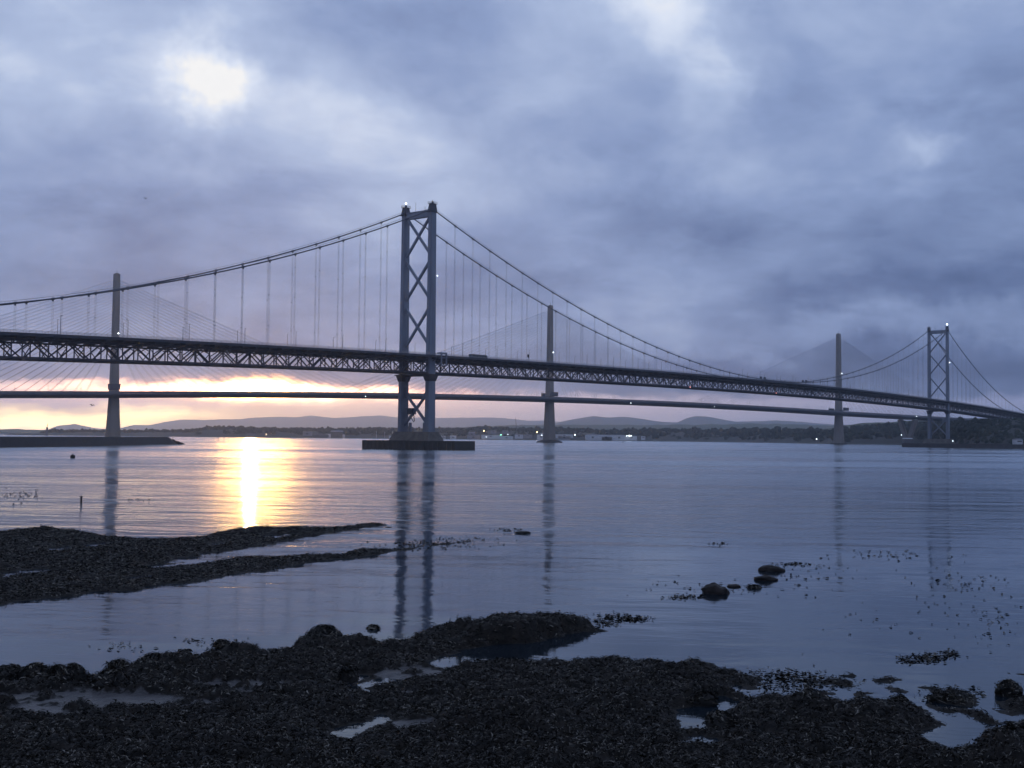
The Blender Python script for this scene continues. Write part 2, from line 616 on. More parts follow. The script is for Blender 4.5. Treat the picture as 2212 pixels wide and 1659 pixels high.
def ridge(name, crest, front, depth, back, material, label, z_front=1.5, rough=0., seed=3, step=6, kind='structure', bulge=.6):
    """a hill range: crest given by sight lines at a depth, front foot and back foot"""
    xs = np.arange(crest[0][0], crest[-1][0] + step, step)
    ys = np.interp(xs, [k[0] for k in crest], [k[1] for k in crest])
    rows = 9
    V = []
    for i, (x, y) in enumerate(zip(xs, ys)):
        dep = depth(x) if callable(depth) else depth
        fr = front(x) if callable(front) else front
        top = at(x, y, dep)
        zt = top[2] + rough * fbm(np.array([x]), np.array([0.]), 30., 4, seed)[0]
        ux = top[0] / dep
        for j in range(rows):
            t = j / (rows - 1)
            d = fr + (dep - fr) * t
            zz = z_front + (zt - z_front) * (t ** bulge)
            zz += rough * .8 * t * (1 - t) * 4 * fbm(np.array([ux * d]), np.array([d]), 180., 3, seed + 5)[0]
            V.append((ux * d, d, zz))
        V.append((ux * back, back, -1.))
    n = rows + 1
    F = [(i * n + j, (i + 1) * n + j, (i + 1) * n + j + 1, i * n + j + 1) for i in range(len(xs) - 1) for j in range(n - 1)]
    o = np_mesh(name, np.array(V), np.array(F), material, smooth=True)
    return tag(o, label, kind=kind)


CREST_FAR = [(-300, 925), (-60, 929), (60, 931), (100, 929), (125, 919), (150, 917), (161, 914.5), (175, 919), (212, 926), (240, 927), (262, 924),
             (287, 918), (326, 918), (356, 911), (390, 906), (446, 907), (483, 905.6), (520, 906), (535, 903), (603, 899.6),
             (641, 901), (671, 897), (721, 903), (771, 900), (821, 897), (860, 902), (939, 903), (1020, 902), (1070, 902), (1114, 905),
             (1140, 909), (1176, 908), (1240, 914), (1300, 918), (1500, 922), (2500, 930)]
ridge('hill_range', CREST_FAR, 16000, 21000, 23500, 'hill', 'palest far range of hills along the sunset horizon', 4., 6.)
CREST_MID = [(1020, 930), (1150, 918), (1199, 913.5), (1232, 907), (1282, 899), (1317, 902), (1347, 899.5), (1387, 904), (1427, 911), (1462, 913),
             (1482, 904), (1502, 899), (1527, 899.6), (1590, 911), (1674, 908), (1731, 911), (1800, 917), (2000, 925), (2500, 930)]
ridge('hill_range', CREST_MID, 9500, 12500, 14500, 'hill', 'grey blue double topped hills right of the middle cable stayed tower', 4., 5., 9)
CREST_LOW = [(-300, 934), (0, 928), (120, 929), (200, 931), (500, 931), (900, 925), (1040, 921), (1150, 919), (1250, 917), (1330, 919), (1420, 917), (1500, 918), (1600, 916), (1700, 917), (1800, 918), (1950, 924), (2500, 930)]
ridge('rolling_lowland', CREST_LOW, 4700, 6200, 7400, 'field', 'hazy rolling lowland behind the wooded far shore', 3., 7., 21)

SHORE_X = [-400, 0, 550, 1000, 1300, 1480, 1600, 1720, 1830, 1900, 1960, 2015, 2040, 2062, 2130, 2230, 2500]
SHORE_D = [2900, 2900, 3000, 3050, 3000, 3000, 2850, 2500, 2200, 2230, 2230, 2200, 1900, 1580, 1450, 1400, 1330]


def shore_d(x):
    return float(np.interp(x, SHORE_X, SHORE_D))


CREST_WOOD = [(-300, 939), (60, 938), (95, 935), (110, 932), (180, 931), (250, 932), (330, 931), (390, 931), (425, 929), (440, 925), (480, 923), (520, 924), (580, 926), (700, 927), (760, 927),
              (850, 926), (950, 927), (1010, 927), (1030, 922), (1060, 923), (1100, 926), (1170, 926), (1250, 926), (1300, 931), (1340, 930), (1400, 929), (1480, 930),
              (1560, 931), (1640, 929), (1720, 931), (1790, 930), (1830, 930), (1900, 924), (1950, 921), (2010, 920), (2060, 915), (2090, 909), (2130, 907), (2230, 906), (2500, 905)]


def wood_depth(x):
    return shore_d(x) + float(np.interp(x, [0, 1500, 1900, 2030, 2060, 2200], [700, 600, 420, 320, 260, 200]))


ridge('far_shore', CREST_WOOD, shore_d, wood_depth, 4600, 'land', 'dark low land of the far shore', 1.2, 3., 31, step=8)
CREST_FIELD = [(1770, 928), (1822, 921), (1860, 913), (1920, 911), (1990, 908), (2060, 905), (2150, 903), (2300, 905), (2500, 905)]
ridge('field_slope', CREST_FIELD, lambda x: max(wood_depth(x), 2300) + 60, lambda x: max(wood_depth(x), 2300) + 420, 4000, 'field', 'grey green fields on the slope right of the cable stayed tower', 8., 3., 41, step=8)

# tidal rock band along the foot of the far shore
V, F = [], []
xs = np.arange(-400, 2500, 10)
for i, x in enumerate(xs):
    d = shore_d(x)
    ux = ray(x, 943)[0]
    w_ = float(np.interp(x, [0, 1500, 1900, 2100], [1.0, 1.2, 2.0, 3.2])) * (1 + .35 * fbm(np.array([x]), np.array([3.]), 40., 3, 5)[0])
    V += [(ux * (d - 26), d - 26, -.3), (ux * (d - 14), d - 14, w_ * .75), (ux * (d - 2), d - 2, w_ * 1.15), (ux * (d + 30), d + 30, w_ * 1.15 + .4)]
F = [(i * 4 + j, (i + 1) * 4 + j, (i + 1) * 4 + j + 1, i * 4 + j + 1) for i in range(len(xs) - 1) for j in range(3)]
tag(np_mesh('tidal_shore', np.array(V), np.array(F), 'shore', smooth=True), 'dark weed covered tidal band along the far shore', kind='structure')

# ------------------------------------------------------------------ far woods (seen as one mass)


def crown_template(nu=7, nv=5):
    vs = []
    for i in range(nv + 1):
        t = math.pi * i / nv
        for j in range(nu):
            a = 2 * math.pi * j / nu
            vs.append((math.sin(t) * math.cos(a), math.sin(t) * math.sin(a), -math.cos(t)))
    fs = [(i * nu + j, i * nu + (j + 1) % nu, (i + 1) * nu + (j + 1) % nu, (i + 1) * nu + j) for i in range(nv) for j in range(nu)]
    return np.array(vs), np.array(fs)


def woods(name, pts, size, label, hvar=.5):
    """pts (n,3) foot points; lumpy crowns each with several lobes"""
    tv, tf = crown_template()
    V, F, k = [], [], 0
    for p_ in pts:
        s_ = size * RNG.uniform(.6, 1.35)
        for l in range(3):
            off = RNG.normal(0, .38, 3) * s_
            off[2] = abs(off[2]) * .7
            sc = s_ * RNG.uniform(.4, .75)
            jit = 1 + RNG.uniform(-.28, .28, len(tv))[:, None]
            V.append(tv * jit * np.array([sc, sc, sc * RNG.uniform(.8, 1.25)]) + p_ + off + np.array([0, 0, s_ * .7]))
            F.append(tf + k)
            k += len(tv)
    o = np_mesh(name, np.concatenate(V), np.concatenate(F), 'trees')
    return tag(o, label, kind='stuff')


def wood_points(x0, x1, n, t0=.1, t1=1., gaps=0.):
    out = []
    while len(out) < n:
        x = RNG.uniform(x0, x1)
        t = RNG.uniform(t0, t1)
        if gaps and vnoise(np.array([x / 25.]), np.array([t * 4.]), 77)[0] < gaps:
            continue
        fr, dep = shore_d(x), wood_depth(x)
        y = np.interp(x, [k[0] for k in CREST_WOOD], [k[1] for k in CREST_WOOD])
        top = at(x, y, dep)
        d = fr + (dep - fr) * t
        z = 1.2 + (top[2] - 1.2) * t ** .6
        out.append((top[0] / dep * d, d, z - 6.))
    return np.array(out)


woods('far_woodland', np.concatenate([wood_points(90, 1300, 1000, .45, 1.), wood_points(420, 1300, 1500, .1, .85, .35), wood_points(90, 1300, 900, .6, 1.)]), 5.6, 'dark wooded ridge along the far shore behind the dock sheds')
woods('shore_woodland', np.concatenate([wood_points(1300, 1860, 640, .06, 1.), wood_points(1830, 2080, 330, .12, 1.), wood_points(1820, 2000, 60, .9, 1.)]), 7.2,
      'dark belt of trees along the shore left of the far suspension tower')
woods('hillside_woodland', np.concatenate([wood_points(2050, 2420, 800, .05, 1.), wood_points(2050, 2150, 240, .1, 1.)]), 4.4, 'dense dark trees on the steep headland under the bridge end')
# hedge lines across the pasture
hp = []
for a_, c_, dd in [((1830, 919), (1990, 913.5), 300), ((1850, 926), (1960, 921), 150)]:
    for t in np.linspace(0, 1, 46):
        x = a_[0] + (c_[0] - a_[0]) * t
        y = a_[1] + (c_[1] - a_[1]) * t + 1.6 * math.sin(t * 5)
        k = at(x, y, wood_depth(x) + dd)
        hp.append((k[0], k[1] - 30, k[2] - 4.5))
woods('field_hedge', np.array(hp), 3.6, 'dark hedge lines crossing the pasture slope')

# ================================================================== SUSPENSION BRIDGE
TH = .67302
BR = empty('suspension_bridge', (-61.82, 755.65, 0), math.pi / 2 - TH)
tag(BR, 'grey steel suspension bridge with braced twin leg towers and truss deck', 'bridge')
SPAN = 1006.
LEG = 11.9


def BW(u, v, z):          # bridge coordinates (along, towards the viewer's side, up) to the world
    return Vector((-61.82 + u * math.sin(TH) + v * math.cos(TH), 755.65 + u * math.cos(TH) - v * math.sin(TH), z))


def P3(u, v, z):          # local frame of the bridge
    return (u, -v, z)


def zdeck(u):
    if u < 0:
        return 60.3 + .0171 * u - 2.5e-5 * u * u
    if u > SPAN:
        w_ = u - SPAN
        return 60.3 - .0171 * w_ - 2.5e-5 * w_ * w_
    return 64.6 - 4.3 * ((u - 503) / 503) ** 2


def zcable(u):
    if u < 0:
        return 155.5 + .4353 * u + .000432 * u * u
    if u > SPAN:
        w_ = SPAN - u
        return 155.5 + .4353 * w_ + .000432 * w_ * w_
    return 65.6 + 89.9 * ((u - 503) / 503) ** 2


def leg_section(wu, wv, u0, v0):
    """cellular leg: broad plates with a recessed middle strip on each side"""
    a, c_ = wu / 2, wv / 2
    r = .32
    pts = [(-a, -c_ + r), (-a + r, -c_ + r), (-a + r, -c_), (a - r, -c_), (a - r, -c_ + r), (a, -c_ + r),
           (a, c_ - r), (a - r, c_ - r), (a - r, c_), (-a + r, c_), (-a + r, c_ - r), (-a, c_ - r)]
    return [(u0 + x, -v0 + y) for x, y in pts]


def make_tower(u0):
    t = MB()
    t.box(u0 - 1.5, u0 + 1.5, -LEG + 1.4, LEG - 1.4, 150.6, 154.6)
    t.box(u0 - 1.9, u0 + 1.9, -LEG + 1.4, LEG - 1.4, 154.6, 155.0)
    tw = t.build('tower', 'paint', BR)
    tag(tw, 'braced twin leg steel tower')
    for s in (-1, 1):
        v0 = s * LEG
        lg = MB()
        lv = [(11.2, 7.0, 3.5), (45, 6.5, 3.35), (90, 5.9, 3.1), (150, 5.2, 2.85), (153.5, 5.2, 2.85)]
        for (z0, a0, b0), (z1, a1, b1) in zip(lv[:-1], lv[1:]):
            lg.prism([(*k, z0) for k in leg_section(a0, b0, u0, v0)], [(*k, z1) for k in leg_section(a1, b1, u0, v0)])
        lg.box(u0 - 2.75, u0 + 2.75, -v0 - 1.6, -v0 + 1.6, 11.2, 12.2)
        l_ = lg.build('leg', 'paint', tw)
        sd_ = MB()                                            # saddle housing and rails on top of the leg
        sd_.prism([(u0 - 2.9, -v0 - 1.75, 153.5), (u0 + 2.9, -v0 - 1.75, 153.5), (u0 + 2.9, -v0 + 1.75, 153.5), (u0 - 2.9, -v0 + 1.75, 153.5)],
                  [(u0 - 1.9, -v0 - 1.4, 158.6), (u0 + 1.9, -v0 - 1.4, 158.6), (u0 + 1.9, -v0 + 1.4, 158.6), (u0 - 1.9, -v0 + 1.4, 158.6)])
        sd_.box(u0 - 3.2, u0 + 3.2, -v0 - 2.2, -v0 + 2.2, 153.2, 153.45)
        sd_.box(u0 - 2.6, u0 + 2.6, -v0 - 1.9, -v0 + 1.9, 158.6, 158.85)
        for a in (-2.5, 0, 2.5):
            for c_ in (-1.8, 1.8):
                sd_.bar((u0 + a, -v0 + c_, 158.85), (u0 + a, -v0 + c_, 160.1), .12)
        for z in (159.5, 160.1):
            for c_ in (-1.8, 1.8):
                sd_.bar((u0 - 2.5, -v0 + c_, z), (u0 + 2.5, -v0 + c_, z), .1)
            for a in (-2.5, 2.5):
                sd_.bar((u0 + a, -v0 - 1.8, z), (u0 + a, -v0 + 1.8, z), .1)
        sd_.box(u0 - .5, u0 + .5, -v0 - .5, -v0 + .5, 158.85, 160.3)
        sd_.bar((u0, -v0, 160.3), (u0, -v0, 161.2), .25)
        sd_.build('cable_saddle', 'darkpaint', tw)
        pl = MB()                                             # bearing bracket under the truss
        zt = zdeck(u0) - 11.5
        pl.box(u0 - 5.4, u0 + 5.4, -v0 - 3.2, -v0 + 3.2, zt - 1.0, zt - .45)
        pl.prism([(u0 - 3.3, -v0 - 1.9, zt - 4.8), (u0 + 3.3, -v0 - 1.9, zt - 4.8), (u0 + 3.3, -v0 + 1.9, zt - 4.8), (u0 - 3.3, -v0 + 1.9, zt - 4.8)],
                 [(u0 - 4.6, -v0 - 2.7, zt - 1.0), (u0 + 4.6, -v0 - 2.7, zt - 1.0), (u0 + 4.6, -v0 + 2.7, zt - 1.0), (u0 - 4.6, -v0 + 2.7, zt - 1.0)])
        pl.build('bearing_bracket', 'darkpaint', tw)
    # portal strut under the deck with cut corners
    pt = MB()
    zt = zdeck(u0) - 11.6
    pt.box(u0 - 1.2, u0 + 1.2, -LEG + 1.6, LEG - 1.6, zt - 1.6, zt - .2)
    pt.build('portal_strut', 'darkpaint', tw)
    for s in (-1, 1):
        for zc_, dz in ((zt - 1.6, -5.2), (35.5, 5.0)):
            gp = MB()
            y0, y1 = s * (LEG - 1.55), s * (LEG - 5.2)
            a = [(u0 - .8, y0, zc_), (u0 - .8, y1 if dz < 0 else y0, zc_), (u0 - .8, y0, zc_ + dz)]
            if dz > 0:
                a = [(u0 - .8, y0, zc_ - 2.5), (u0 - .8, y1, zc_ - .5), (u0 - .8, y0, zc_ + dz)]
            gp.prism(a, [(k[0] + 1.6, k[1], k[2]) for k in a])
            gp.build('gusset_plate', 'paint', tw)
    for z0, z1 in ((126.0, 151.6), (97.0, 122.4), (66.6, 92.0), (15.5, 37.0)):
        for s in (-1, 1):
            d = MB()
            e = LEG - 1.3
            d.bar((u0 + .02 * s, s * e, z1), (u0 + .02 * s, -s * e, z0), 1.4 + .02 * s, 1.45, up=(1, 0, 0))
            d.build('diagonal_brace', 'paint', tw)
    return tw


tower_near = make_tower(0.)
tower_far = make_tower(SPAN)


def lamp(name, p_, r, material, parent):
    k = MB()
    k.ball(p_, r)
    return k.build(name, material, parent, smooth=True)


lamp('beacon_light', (0, LEG, 161.8), .55, 'glow_white', tower_near)
lamp('beacon_light', (SPAN, -LEG, 162.4), .95, 'glow_white', tower_far)
lamp('marker_light', (3.3, -LEG - 1.9, 112.3), .32, 'glow_white', tower_near)
lamp('marker_light', (SPAN + 3.3, -LEG - 1.9, 112.), .5, 'glow_white', tower_far)
for u0, tw in ((0., tower_near), (SPAN, tower_far)):
    for s in (-1, 1):
        k = MB()
        k.bar((u0 + 1.2, s * LEG * .35, 155), (u0 + 1.2, s * LEG * .35, 155 + (7 if s > 0 else 3.2)), .14)
        k.build('aerial', 'darkpaint', tw)
# inspection cradle and stairs beside the near leg at deck level
k = MB()
for a in (2.9, 7.7):
    k.bar((a, -18.6, 53.6), (a, -18.6, 62.4), .75)
    k.bar((a, -18.6, 56.0), (a, -13., 53.4), .45)
k.box(2.6, 8.0, -19.0, -15.0, 61.6, 62.4)
k.box(2.9, 7.7, -18.8, -15.0, 58.7, 59.2)
k.box(2.9, 7.7, -18.8, -18.6, 53.9, 54.4)
tag(k.build('inspection_cradle', 'paint', BR), 'pale framed access platform beside the leg')
# cabin hung between the lower braces, ladder cage at the leg foot
k = MB()
k.box(-2, 2, 2.2, 6.6, 22.6, 26.2)
k.box(-2.6, 2.6, 1.8, 7.0, 26.2, 26.6)
k.bar((0, 1.6, 18), (0, 2.4, 22.6), .4)
k.bar((0, 2.2, 17.6), (0, 6.8, 22.6), .35)
k.build('inspection_cabin', 'darkpaint', tower_near)
for s, y in ((1, 7.4), (-1, -9.2)):
    k = MB()
    k.box(2.2 * s - .5, 2.2 * s + .5, y - .9, y + .9, 11.2, 17.2)
    k.build('leg_stair_cage', 'paint', tower_near)

# piers
pr = MB()
pr.prism([P3(-8., 18., 4.2), P3(8., 18., 4.2), P3(8., -18., 4.2), P3(-8., -18., 4.2)],
         [P3(-4.8, 15.4, 11.2), P3(4.8, 15.4, 11.2), P3(4.8, -15.4, 11.2), P3(-4.8, -15.4, 11.2)])
pier_near = pr.build('pier', 'pier', BR)
tag(pier_near, 'sloping weathered concrete pier block')
fw = MB()
for i, (a, c_) in enumerate(((-40, -19), (-19, 1), (1, 21), (21, 42.))):
    off = .12 * (i % 2)
    fw.box(-9.5 - off, 9.5 + off, -c_ + .02, -a - .02, -1.2, 5.5 + off)
fwo = fw.build('fender_wall', 'fender', pier_near)
tag(fwo, 'low dark fender wall round the pier foot')
for a in np.arange(-39, 42, 3.9):
    MB().box(-9.95, -9.62, -a - .2, -a + .2, -1, 5.2).build('fender_timber', 'fender', pier_near)
pr = MB()
pr.prism([P3(SPAN - 9, 21, -1), P3(SPAN + 9, 21, -1), P3(SPAN + 9, -21, -1), P3(SPAN - 9, -21, -1)],
         [P3(SPAN - 6, 17, 11.2), P3(SPAN + 6, 17, 11.2), P3(SPAN + 6, -17, 11.2), P3(SPAN - 6, -17, 11.2)])
pr.build('pier', 'pier', BR)

# deck
U_ALL = list(np.arange(-430, 1436, 9.15))


def strip(profile, us):
    """sweep a closed (v, dz) profile along the deck line"""
    mb = MB()
    n = len(profile)
    for u in us:
        z = zdeck(u)
        mb.v += [(u, -v, z + dz) for v, dz in profile]
    for i in range(len(us) - 1):
        for j in range(n):
            a, c_ = i * n + j, i * n + (j + 1) % n
            mb.f.append((a, c_, c_ + n, a + n))
    mb.f.append(tuple(range(n - 1, -1, -1)))
    e = (len(us) - 1) * n
    mb.f.append(tuple(range(e, e + n)))
    return mb


def rect(v0, v1, a, c_):
    return [(v0, a), (v1, a), (v1, c_), (v0, c_)]


deck = strip(rect(-9.2, 9.2, -.55, 0.), U_ALL).build('deck', 'road', BR)
for s in (-1, 1):
    strip(rect(s * 12.6, s * 17.2, -.35, -.02), U_ALL).build('footway', 'road', deck)
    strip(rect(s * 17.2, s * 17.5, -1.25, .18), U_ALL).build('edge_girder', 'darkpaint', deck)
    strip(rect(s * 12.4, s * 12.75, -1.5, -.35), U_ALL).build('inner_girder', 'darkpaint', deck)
    for nm, vv in (('outer_railing', 17.3), ('inner_railing', 9.1)):
        mb = MB()
        for hgt, th in ((1.25, .12), (.95, .07), (.65, .07), (.35, .07)):
            b_ = strip(rect(s * vv - th / 2, s * vv + th / 2, .18 + hgt - th, .18 + hgt), U_ALL[::2])
            mb.add(b_.v, b_.f)
        for u in np.arange(-300, 1414, 3.05 if nm[0] == 'o' else 9.15):
            z = zdeck(u)
            mb.box(u - .06, u + .06, -s * vv - .05, -s * vv + .05, z - .1, z + 1.4)
        mb.build(nm, 'rope', deck)
mb = MB()
for v in (-7.5, -4.5, -1.5, 1.5, 4.5, 7.5):
    b_ = strip(rect(v - .2, v + .2, -1.7, -.55), U_ALL)
    mb.add(b_.v, b_.f)
mb.build('stringers', 'darkpaint', deck)

# stiffening truss: chords, with posts and diagonals as pieces of their own
TOPC, BOTC = -2.75, -10.9
mb = MB()
for s in (-1, 1):
    for a in (TOPC, BOTC):
        b_ = strip(rect(s * LEG - .42, s * LEG + .42, a - .45, a + .45), U_ALL)
        mb.add(b_.v, b_.f)
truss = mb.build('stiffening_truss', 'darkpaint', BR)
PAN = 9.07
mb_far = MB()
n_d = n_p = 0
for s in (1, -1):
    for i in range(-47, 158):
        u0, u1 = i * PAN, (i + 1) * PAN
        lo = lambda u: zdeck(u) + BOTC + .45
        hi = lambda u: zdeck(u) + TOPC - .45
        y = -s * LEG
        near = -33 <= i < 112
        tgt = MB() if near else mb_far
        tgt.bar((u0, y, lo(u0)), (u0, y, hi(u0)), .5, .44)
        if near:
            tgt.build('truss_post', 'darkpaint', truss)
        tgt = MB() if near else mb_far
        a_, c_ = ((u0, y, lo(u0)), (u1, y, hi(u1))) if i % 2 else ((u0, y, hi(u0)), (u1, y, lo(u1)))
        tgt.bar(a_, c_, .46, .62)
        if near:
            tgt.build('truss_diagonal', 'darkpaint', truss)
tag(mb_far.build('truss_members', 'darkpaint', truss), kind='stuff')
mb = MB()                                  # cross frames and lateral bracing between the two trusses
for i in range(-47, 158):
    u = i * PAN
    z = zdeck(u)
    mb.box(u - .35, u + .35, -16.9, 16.9, z - 2.3, z - .9)                     # cross girder carrying the footways
    mb.box(u - .3, u + .3, -LEG, LEG, z + BOTC - .35, z + BOTC + .35)
    for s in (-1, 1):
        mb.bar((u, s * LEG, z - 5.9), (u, s * 2.4, z - 2.4), .4)
        mb.bar((u, s * LEG, z - 5.9), (u, s * 5.6, z + BOTC + .3), .34)
        mb.bar((u, s * 16.6, z - 1.8), (u, s * LEG, z - 4.6), .3)
    s = 1 if i % 2 else -1
    mb.bar((u, s * LEG, z + BOTC - .1), (u + PAN, -s * LEG, zdeck(u + PAN) + BOTC - .1), .4)
    mb.bar((u, s * (LEG - .6), z + TOPC + .1), (u + PAN, -s * (LEG - .6), zdeck(u + PAN) + TOPC + .1), .35)
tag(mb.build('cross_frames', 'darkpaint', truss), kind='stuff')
lamp('underdeck_light', (330, -LEG - 1, zdeck(330) - 11.2), .55, 'glow_red', truss)
lamp('underdeck_light', (497, -LEG - 1, zdeck(497) - 11.0), .5, 'glow_red', truss)

# main cables, handrail ropes, bands and hangers
HU = [-22.6 - 18.38 * i for i in range(0, 18)] + [22.3 + 18.14 * i for i in range(54)] + [SPAN + 22.6 + 18.38 * i for i in range(0, 18)]
for s in (-1, 1):
    us = sorted(set([float(k) for k in np.arange(-400, 1407, 12.)] + [-2.5, 0., 2.5, SPAN - 2.5, SPAN, SPAN + 2.5]))
    cb = MB().tube([(u, -s * LEG, zcable(u)) for u in us], .38, 8).build('main_cable', 'cable', BR, smooth=True)
    mb = MB()
    for o in (-.55, .55):
        mb.tube([(u, -s * LEG + o, zcable(u) + 1.25) for u in us], .055, 4)
    for u in HU:
        for o in (-.55, .55):
            mb.bar((u, -s * LEG + o * .4, zcable(u)), (u, -s * LEG + o, zcable(u) + 1.3), .07)
    mb.build('handrail_ropes', 'rope', cb)
    for u in HU:
        mb = MB()
        dz = (zcable(u + .8) - zcable(u - .8))
        mb.tube([(u - .8, -s * LEG, zcable(u) - dz / 2), (u + .8, -s * LEG, zcable(u) + dz / 2)], .56, 8)
        mb.box(u - .35, u + .35, -s * LEG - .25, -s * LEG + .25, zcable(u) - 1.2, zcable(u))
        mb.build('cable_band', 'cable', cb)
    for u in HU:
        z0, z1 = zdeck(u) - 2.5, zcable(u) - .5
        if z1 - z0 < 2.6:
            continue
        mb = MB()
        for a in (-.36, .36):
            for c_ in (-.22, .22):
                mb.bar((u + a, -s * LEG + c_, z0), (u + a, -s * LEG + c_, z1), .042)
        for t in np.arange(z0 + 14, z1 - 6, 17):
            mb.box(u - .42, u + .42, -s * LEG - .28, -s * LEG + .28, t, t + .22)
        mb.build('hanger', 'rope', BR)
k = MB()
for u in (466, 474, 560, 568):
    for s in (-1, 1):
        k.box(u - .9, u + .9, -s * LEG - .8, -s * LEG + .8, zcable(u) + .2, zcable(u) + 2.3)
k.build('cable_clamp_boxes', 'cable', BR)

# lamp posts on the deck (each one a thing)
LP = None
for s, u_start in ((1, -292.), (-1, -283.)):
    for i in range(38 if s > 0 else 30):
        u = u_start + i * 36.3
        if abs(u) < 7 or abs(u - SPAN) < 7:
            continue
        pos = BW(u, s * 9.0, zdeck(u))
        if LP is None:
            LP = empty('lamp_post', pos)
            MB().tube([(0, 0, 0), (0, 0, 8.6)], [.17, .1], 6).build('post', 'lampmetal', LP)
            MB().tube([(0, 0, 8.6), (.2, -.4, 9.0), (.5, -1.2, 9.1)], .07, 5).build('arm', 'lampmetal', LP)
            MB().box(.3, .75, -1.9, -1.0, 9.02, 9.2).build('lantern', 'lampmetal', LP)
            tag(LP, 'slim grey lamp post on the suspension bridge roadway', 'lamp post', 'lamp posts along the suspension bridge deck')
        else:
            copy_tree(LP).location = pos


# coach crossing the bridge just right of the near tower
def bridge_thing(name, u, v, label, cat):
    o = empty(name, BW(u, v, zdeck(u)), math.pi / 2 - TH)
    return tag(o, label, cat)


co = bridge_thing('coach', 54, 6.2, 'long dark coach crossing the suspension bridge right of the near tower', 'coach')
k = MB()
k.prism([(-8.5, -1.25, .45), (8.5, -1.25, .45), (8.5, 1.25, .45), (-8.5, 1.25, .45)], [(-8.5, -1.25, 2.9), (8.3, -1.25, 2.9), (8.3, 1.25, 2.9), (-8.5, 1.25, 2.9)])
k.prism([(-8.45, -1.2, 2.9), (8.25, -1.2, 2.9), (8.25, 1.2, 2.9), (-8.45, 1.2, 2.9)], [(-7.9, -1.05, 3.3), (7.4, -1.05, 3.3), (7.4, 1.05, 3.3), (-7.9, 1.05, 3.3)])
k.build('body', 'bus', co)
for s in (-1, 1):
    k = MB()
    for i in range(8):
        k.box(-7.6 + i * 1.9, -5.95 + i * 1.9, s * 1.255 - .01, s * 1.255 + .01, 1.6, 2.6)
    k.build('side_windows', 'glass', co)
    for x in (-5.6, 5.6):
        MB().tube([(x, s * 1.0, .5), (x, s * 1.28, .5)], .5, 12).build('wheel', 'black', co)
sg = bridge_thing('road_sign', 99, 14.6, 'small dark square sign on a post on the suspension bridge footway', 'sign')
MB().bar((0, 0, 0), (0, 0, 4.6), .18).build('post', 'lampmetal', sg)
MB().box(-.9, .9, -.12, .12, 3.0, 5.2).build('panel', 'black', sg)

# ================================================================== CABLE-STAYED BRIDGE
QTH = .98508
QO = (57.556, 1775.43)
QB = empty('cable_stayed_bridge', (QO[0], QO[1], 0), math.pi / 2 - QTH)
tag(QB, 'cable stayed bridge with three slender single towers and a thin level deck beyond', 'bridge')


def qz(s):
    a = abs(s)
    if a <= 650:
        return 66.5 - (10.6 if s < 0 else 9.0) * (a / 650) ** 2
    return (55.9 - .027 * (a - 650)) if s < 0 else (57.5 - .019 * (a - 650))


QS = [-1050, -950, -900, -850] + [float(k) for k in np.arange(-800, 1240, 20.)]


def qstrip(profile, s_list=QS):
    mb_ = MB()
    n = len(profile)
    for s in s_list:
        z = qz(s)
        mb_.v += [(s, -v, z + dz) for v, dz in profile]
    for i in range(len(s_list) - 1):
        for j in range(n):
            a, c_ = i * n + j, i * n + (j + 1) % n
            mb_.f.append((a, c_, c_ + n, a + n))
    mb_.f.append(tuple(range(n - 1, -1, -1)))
    e = (len(s_list) - 1) * n
    mb_.f.append(tuple(range(e, e + n)))
    return mb_


qd = qstrip([(-19.9, 0), (19.9, 0), (19.9, -1.3), (14, -4.9), (-14, -4.9), (-19.9, -1.3)]).build('deck', 'qdeck', QB)
for s in (-1, 1):
    mb = qstrip(rect(s * 19.5, s * 19.65, 1.0, 2.7))
    for u in np.arange(-800, 1230, 5.):
        z = qz(u)
        mb.bar((u, -s * 19.4, z), (u, -s * 19.4, z + 3.3), .22)
    b_ = qstrip(rect(s * 19.4, s * 19.7, .05, .95))
    mb.add(b_.v, b_.f)
    mb.build('wind_barrier', 'barrier', qd)
mb = MB()
for u in np.arange(-800, 1230, 37.):
    for s in (-1, 1):
        z = qz(u)
        mb.bar((u, s * 2.2, z), (u, s * 2.2, z + 10.5), .18)
        mb.bar((u, s * 2.2, z + 10.5), (u, s * 4.4, z + 10.9), .14)
tag(mb.build('deck_lighting_masts', 'lampmetal', qd), kind='stuff')
for s in (-321, 143, 322):
    lamp('navigation_light', (s, -20.2, qz(s) - 2.6), .45, 'glow_white', qd)
lamp('navigation_light', (846, -20.4, qz(846) + 1.), .6, 'glow_white', qd)

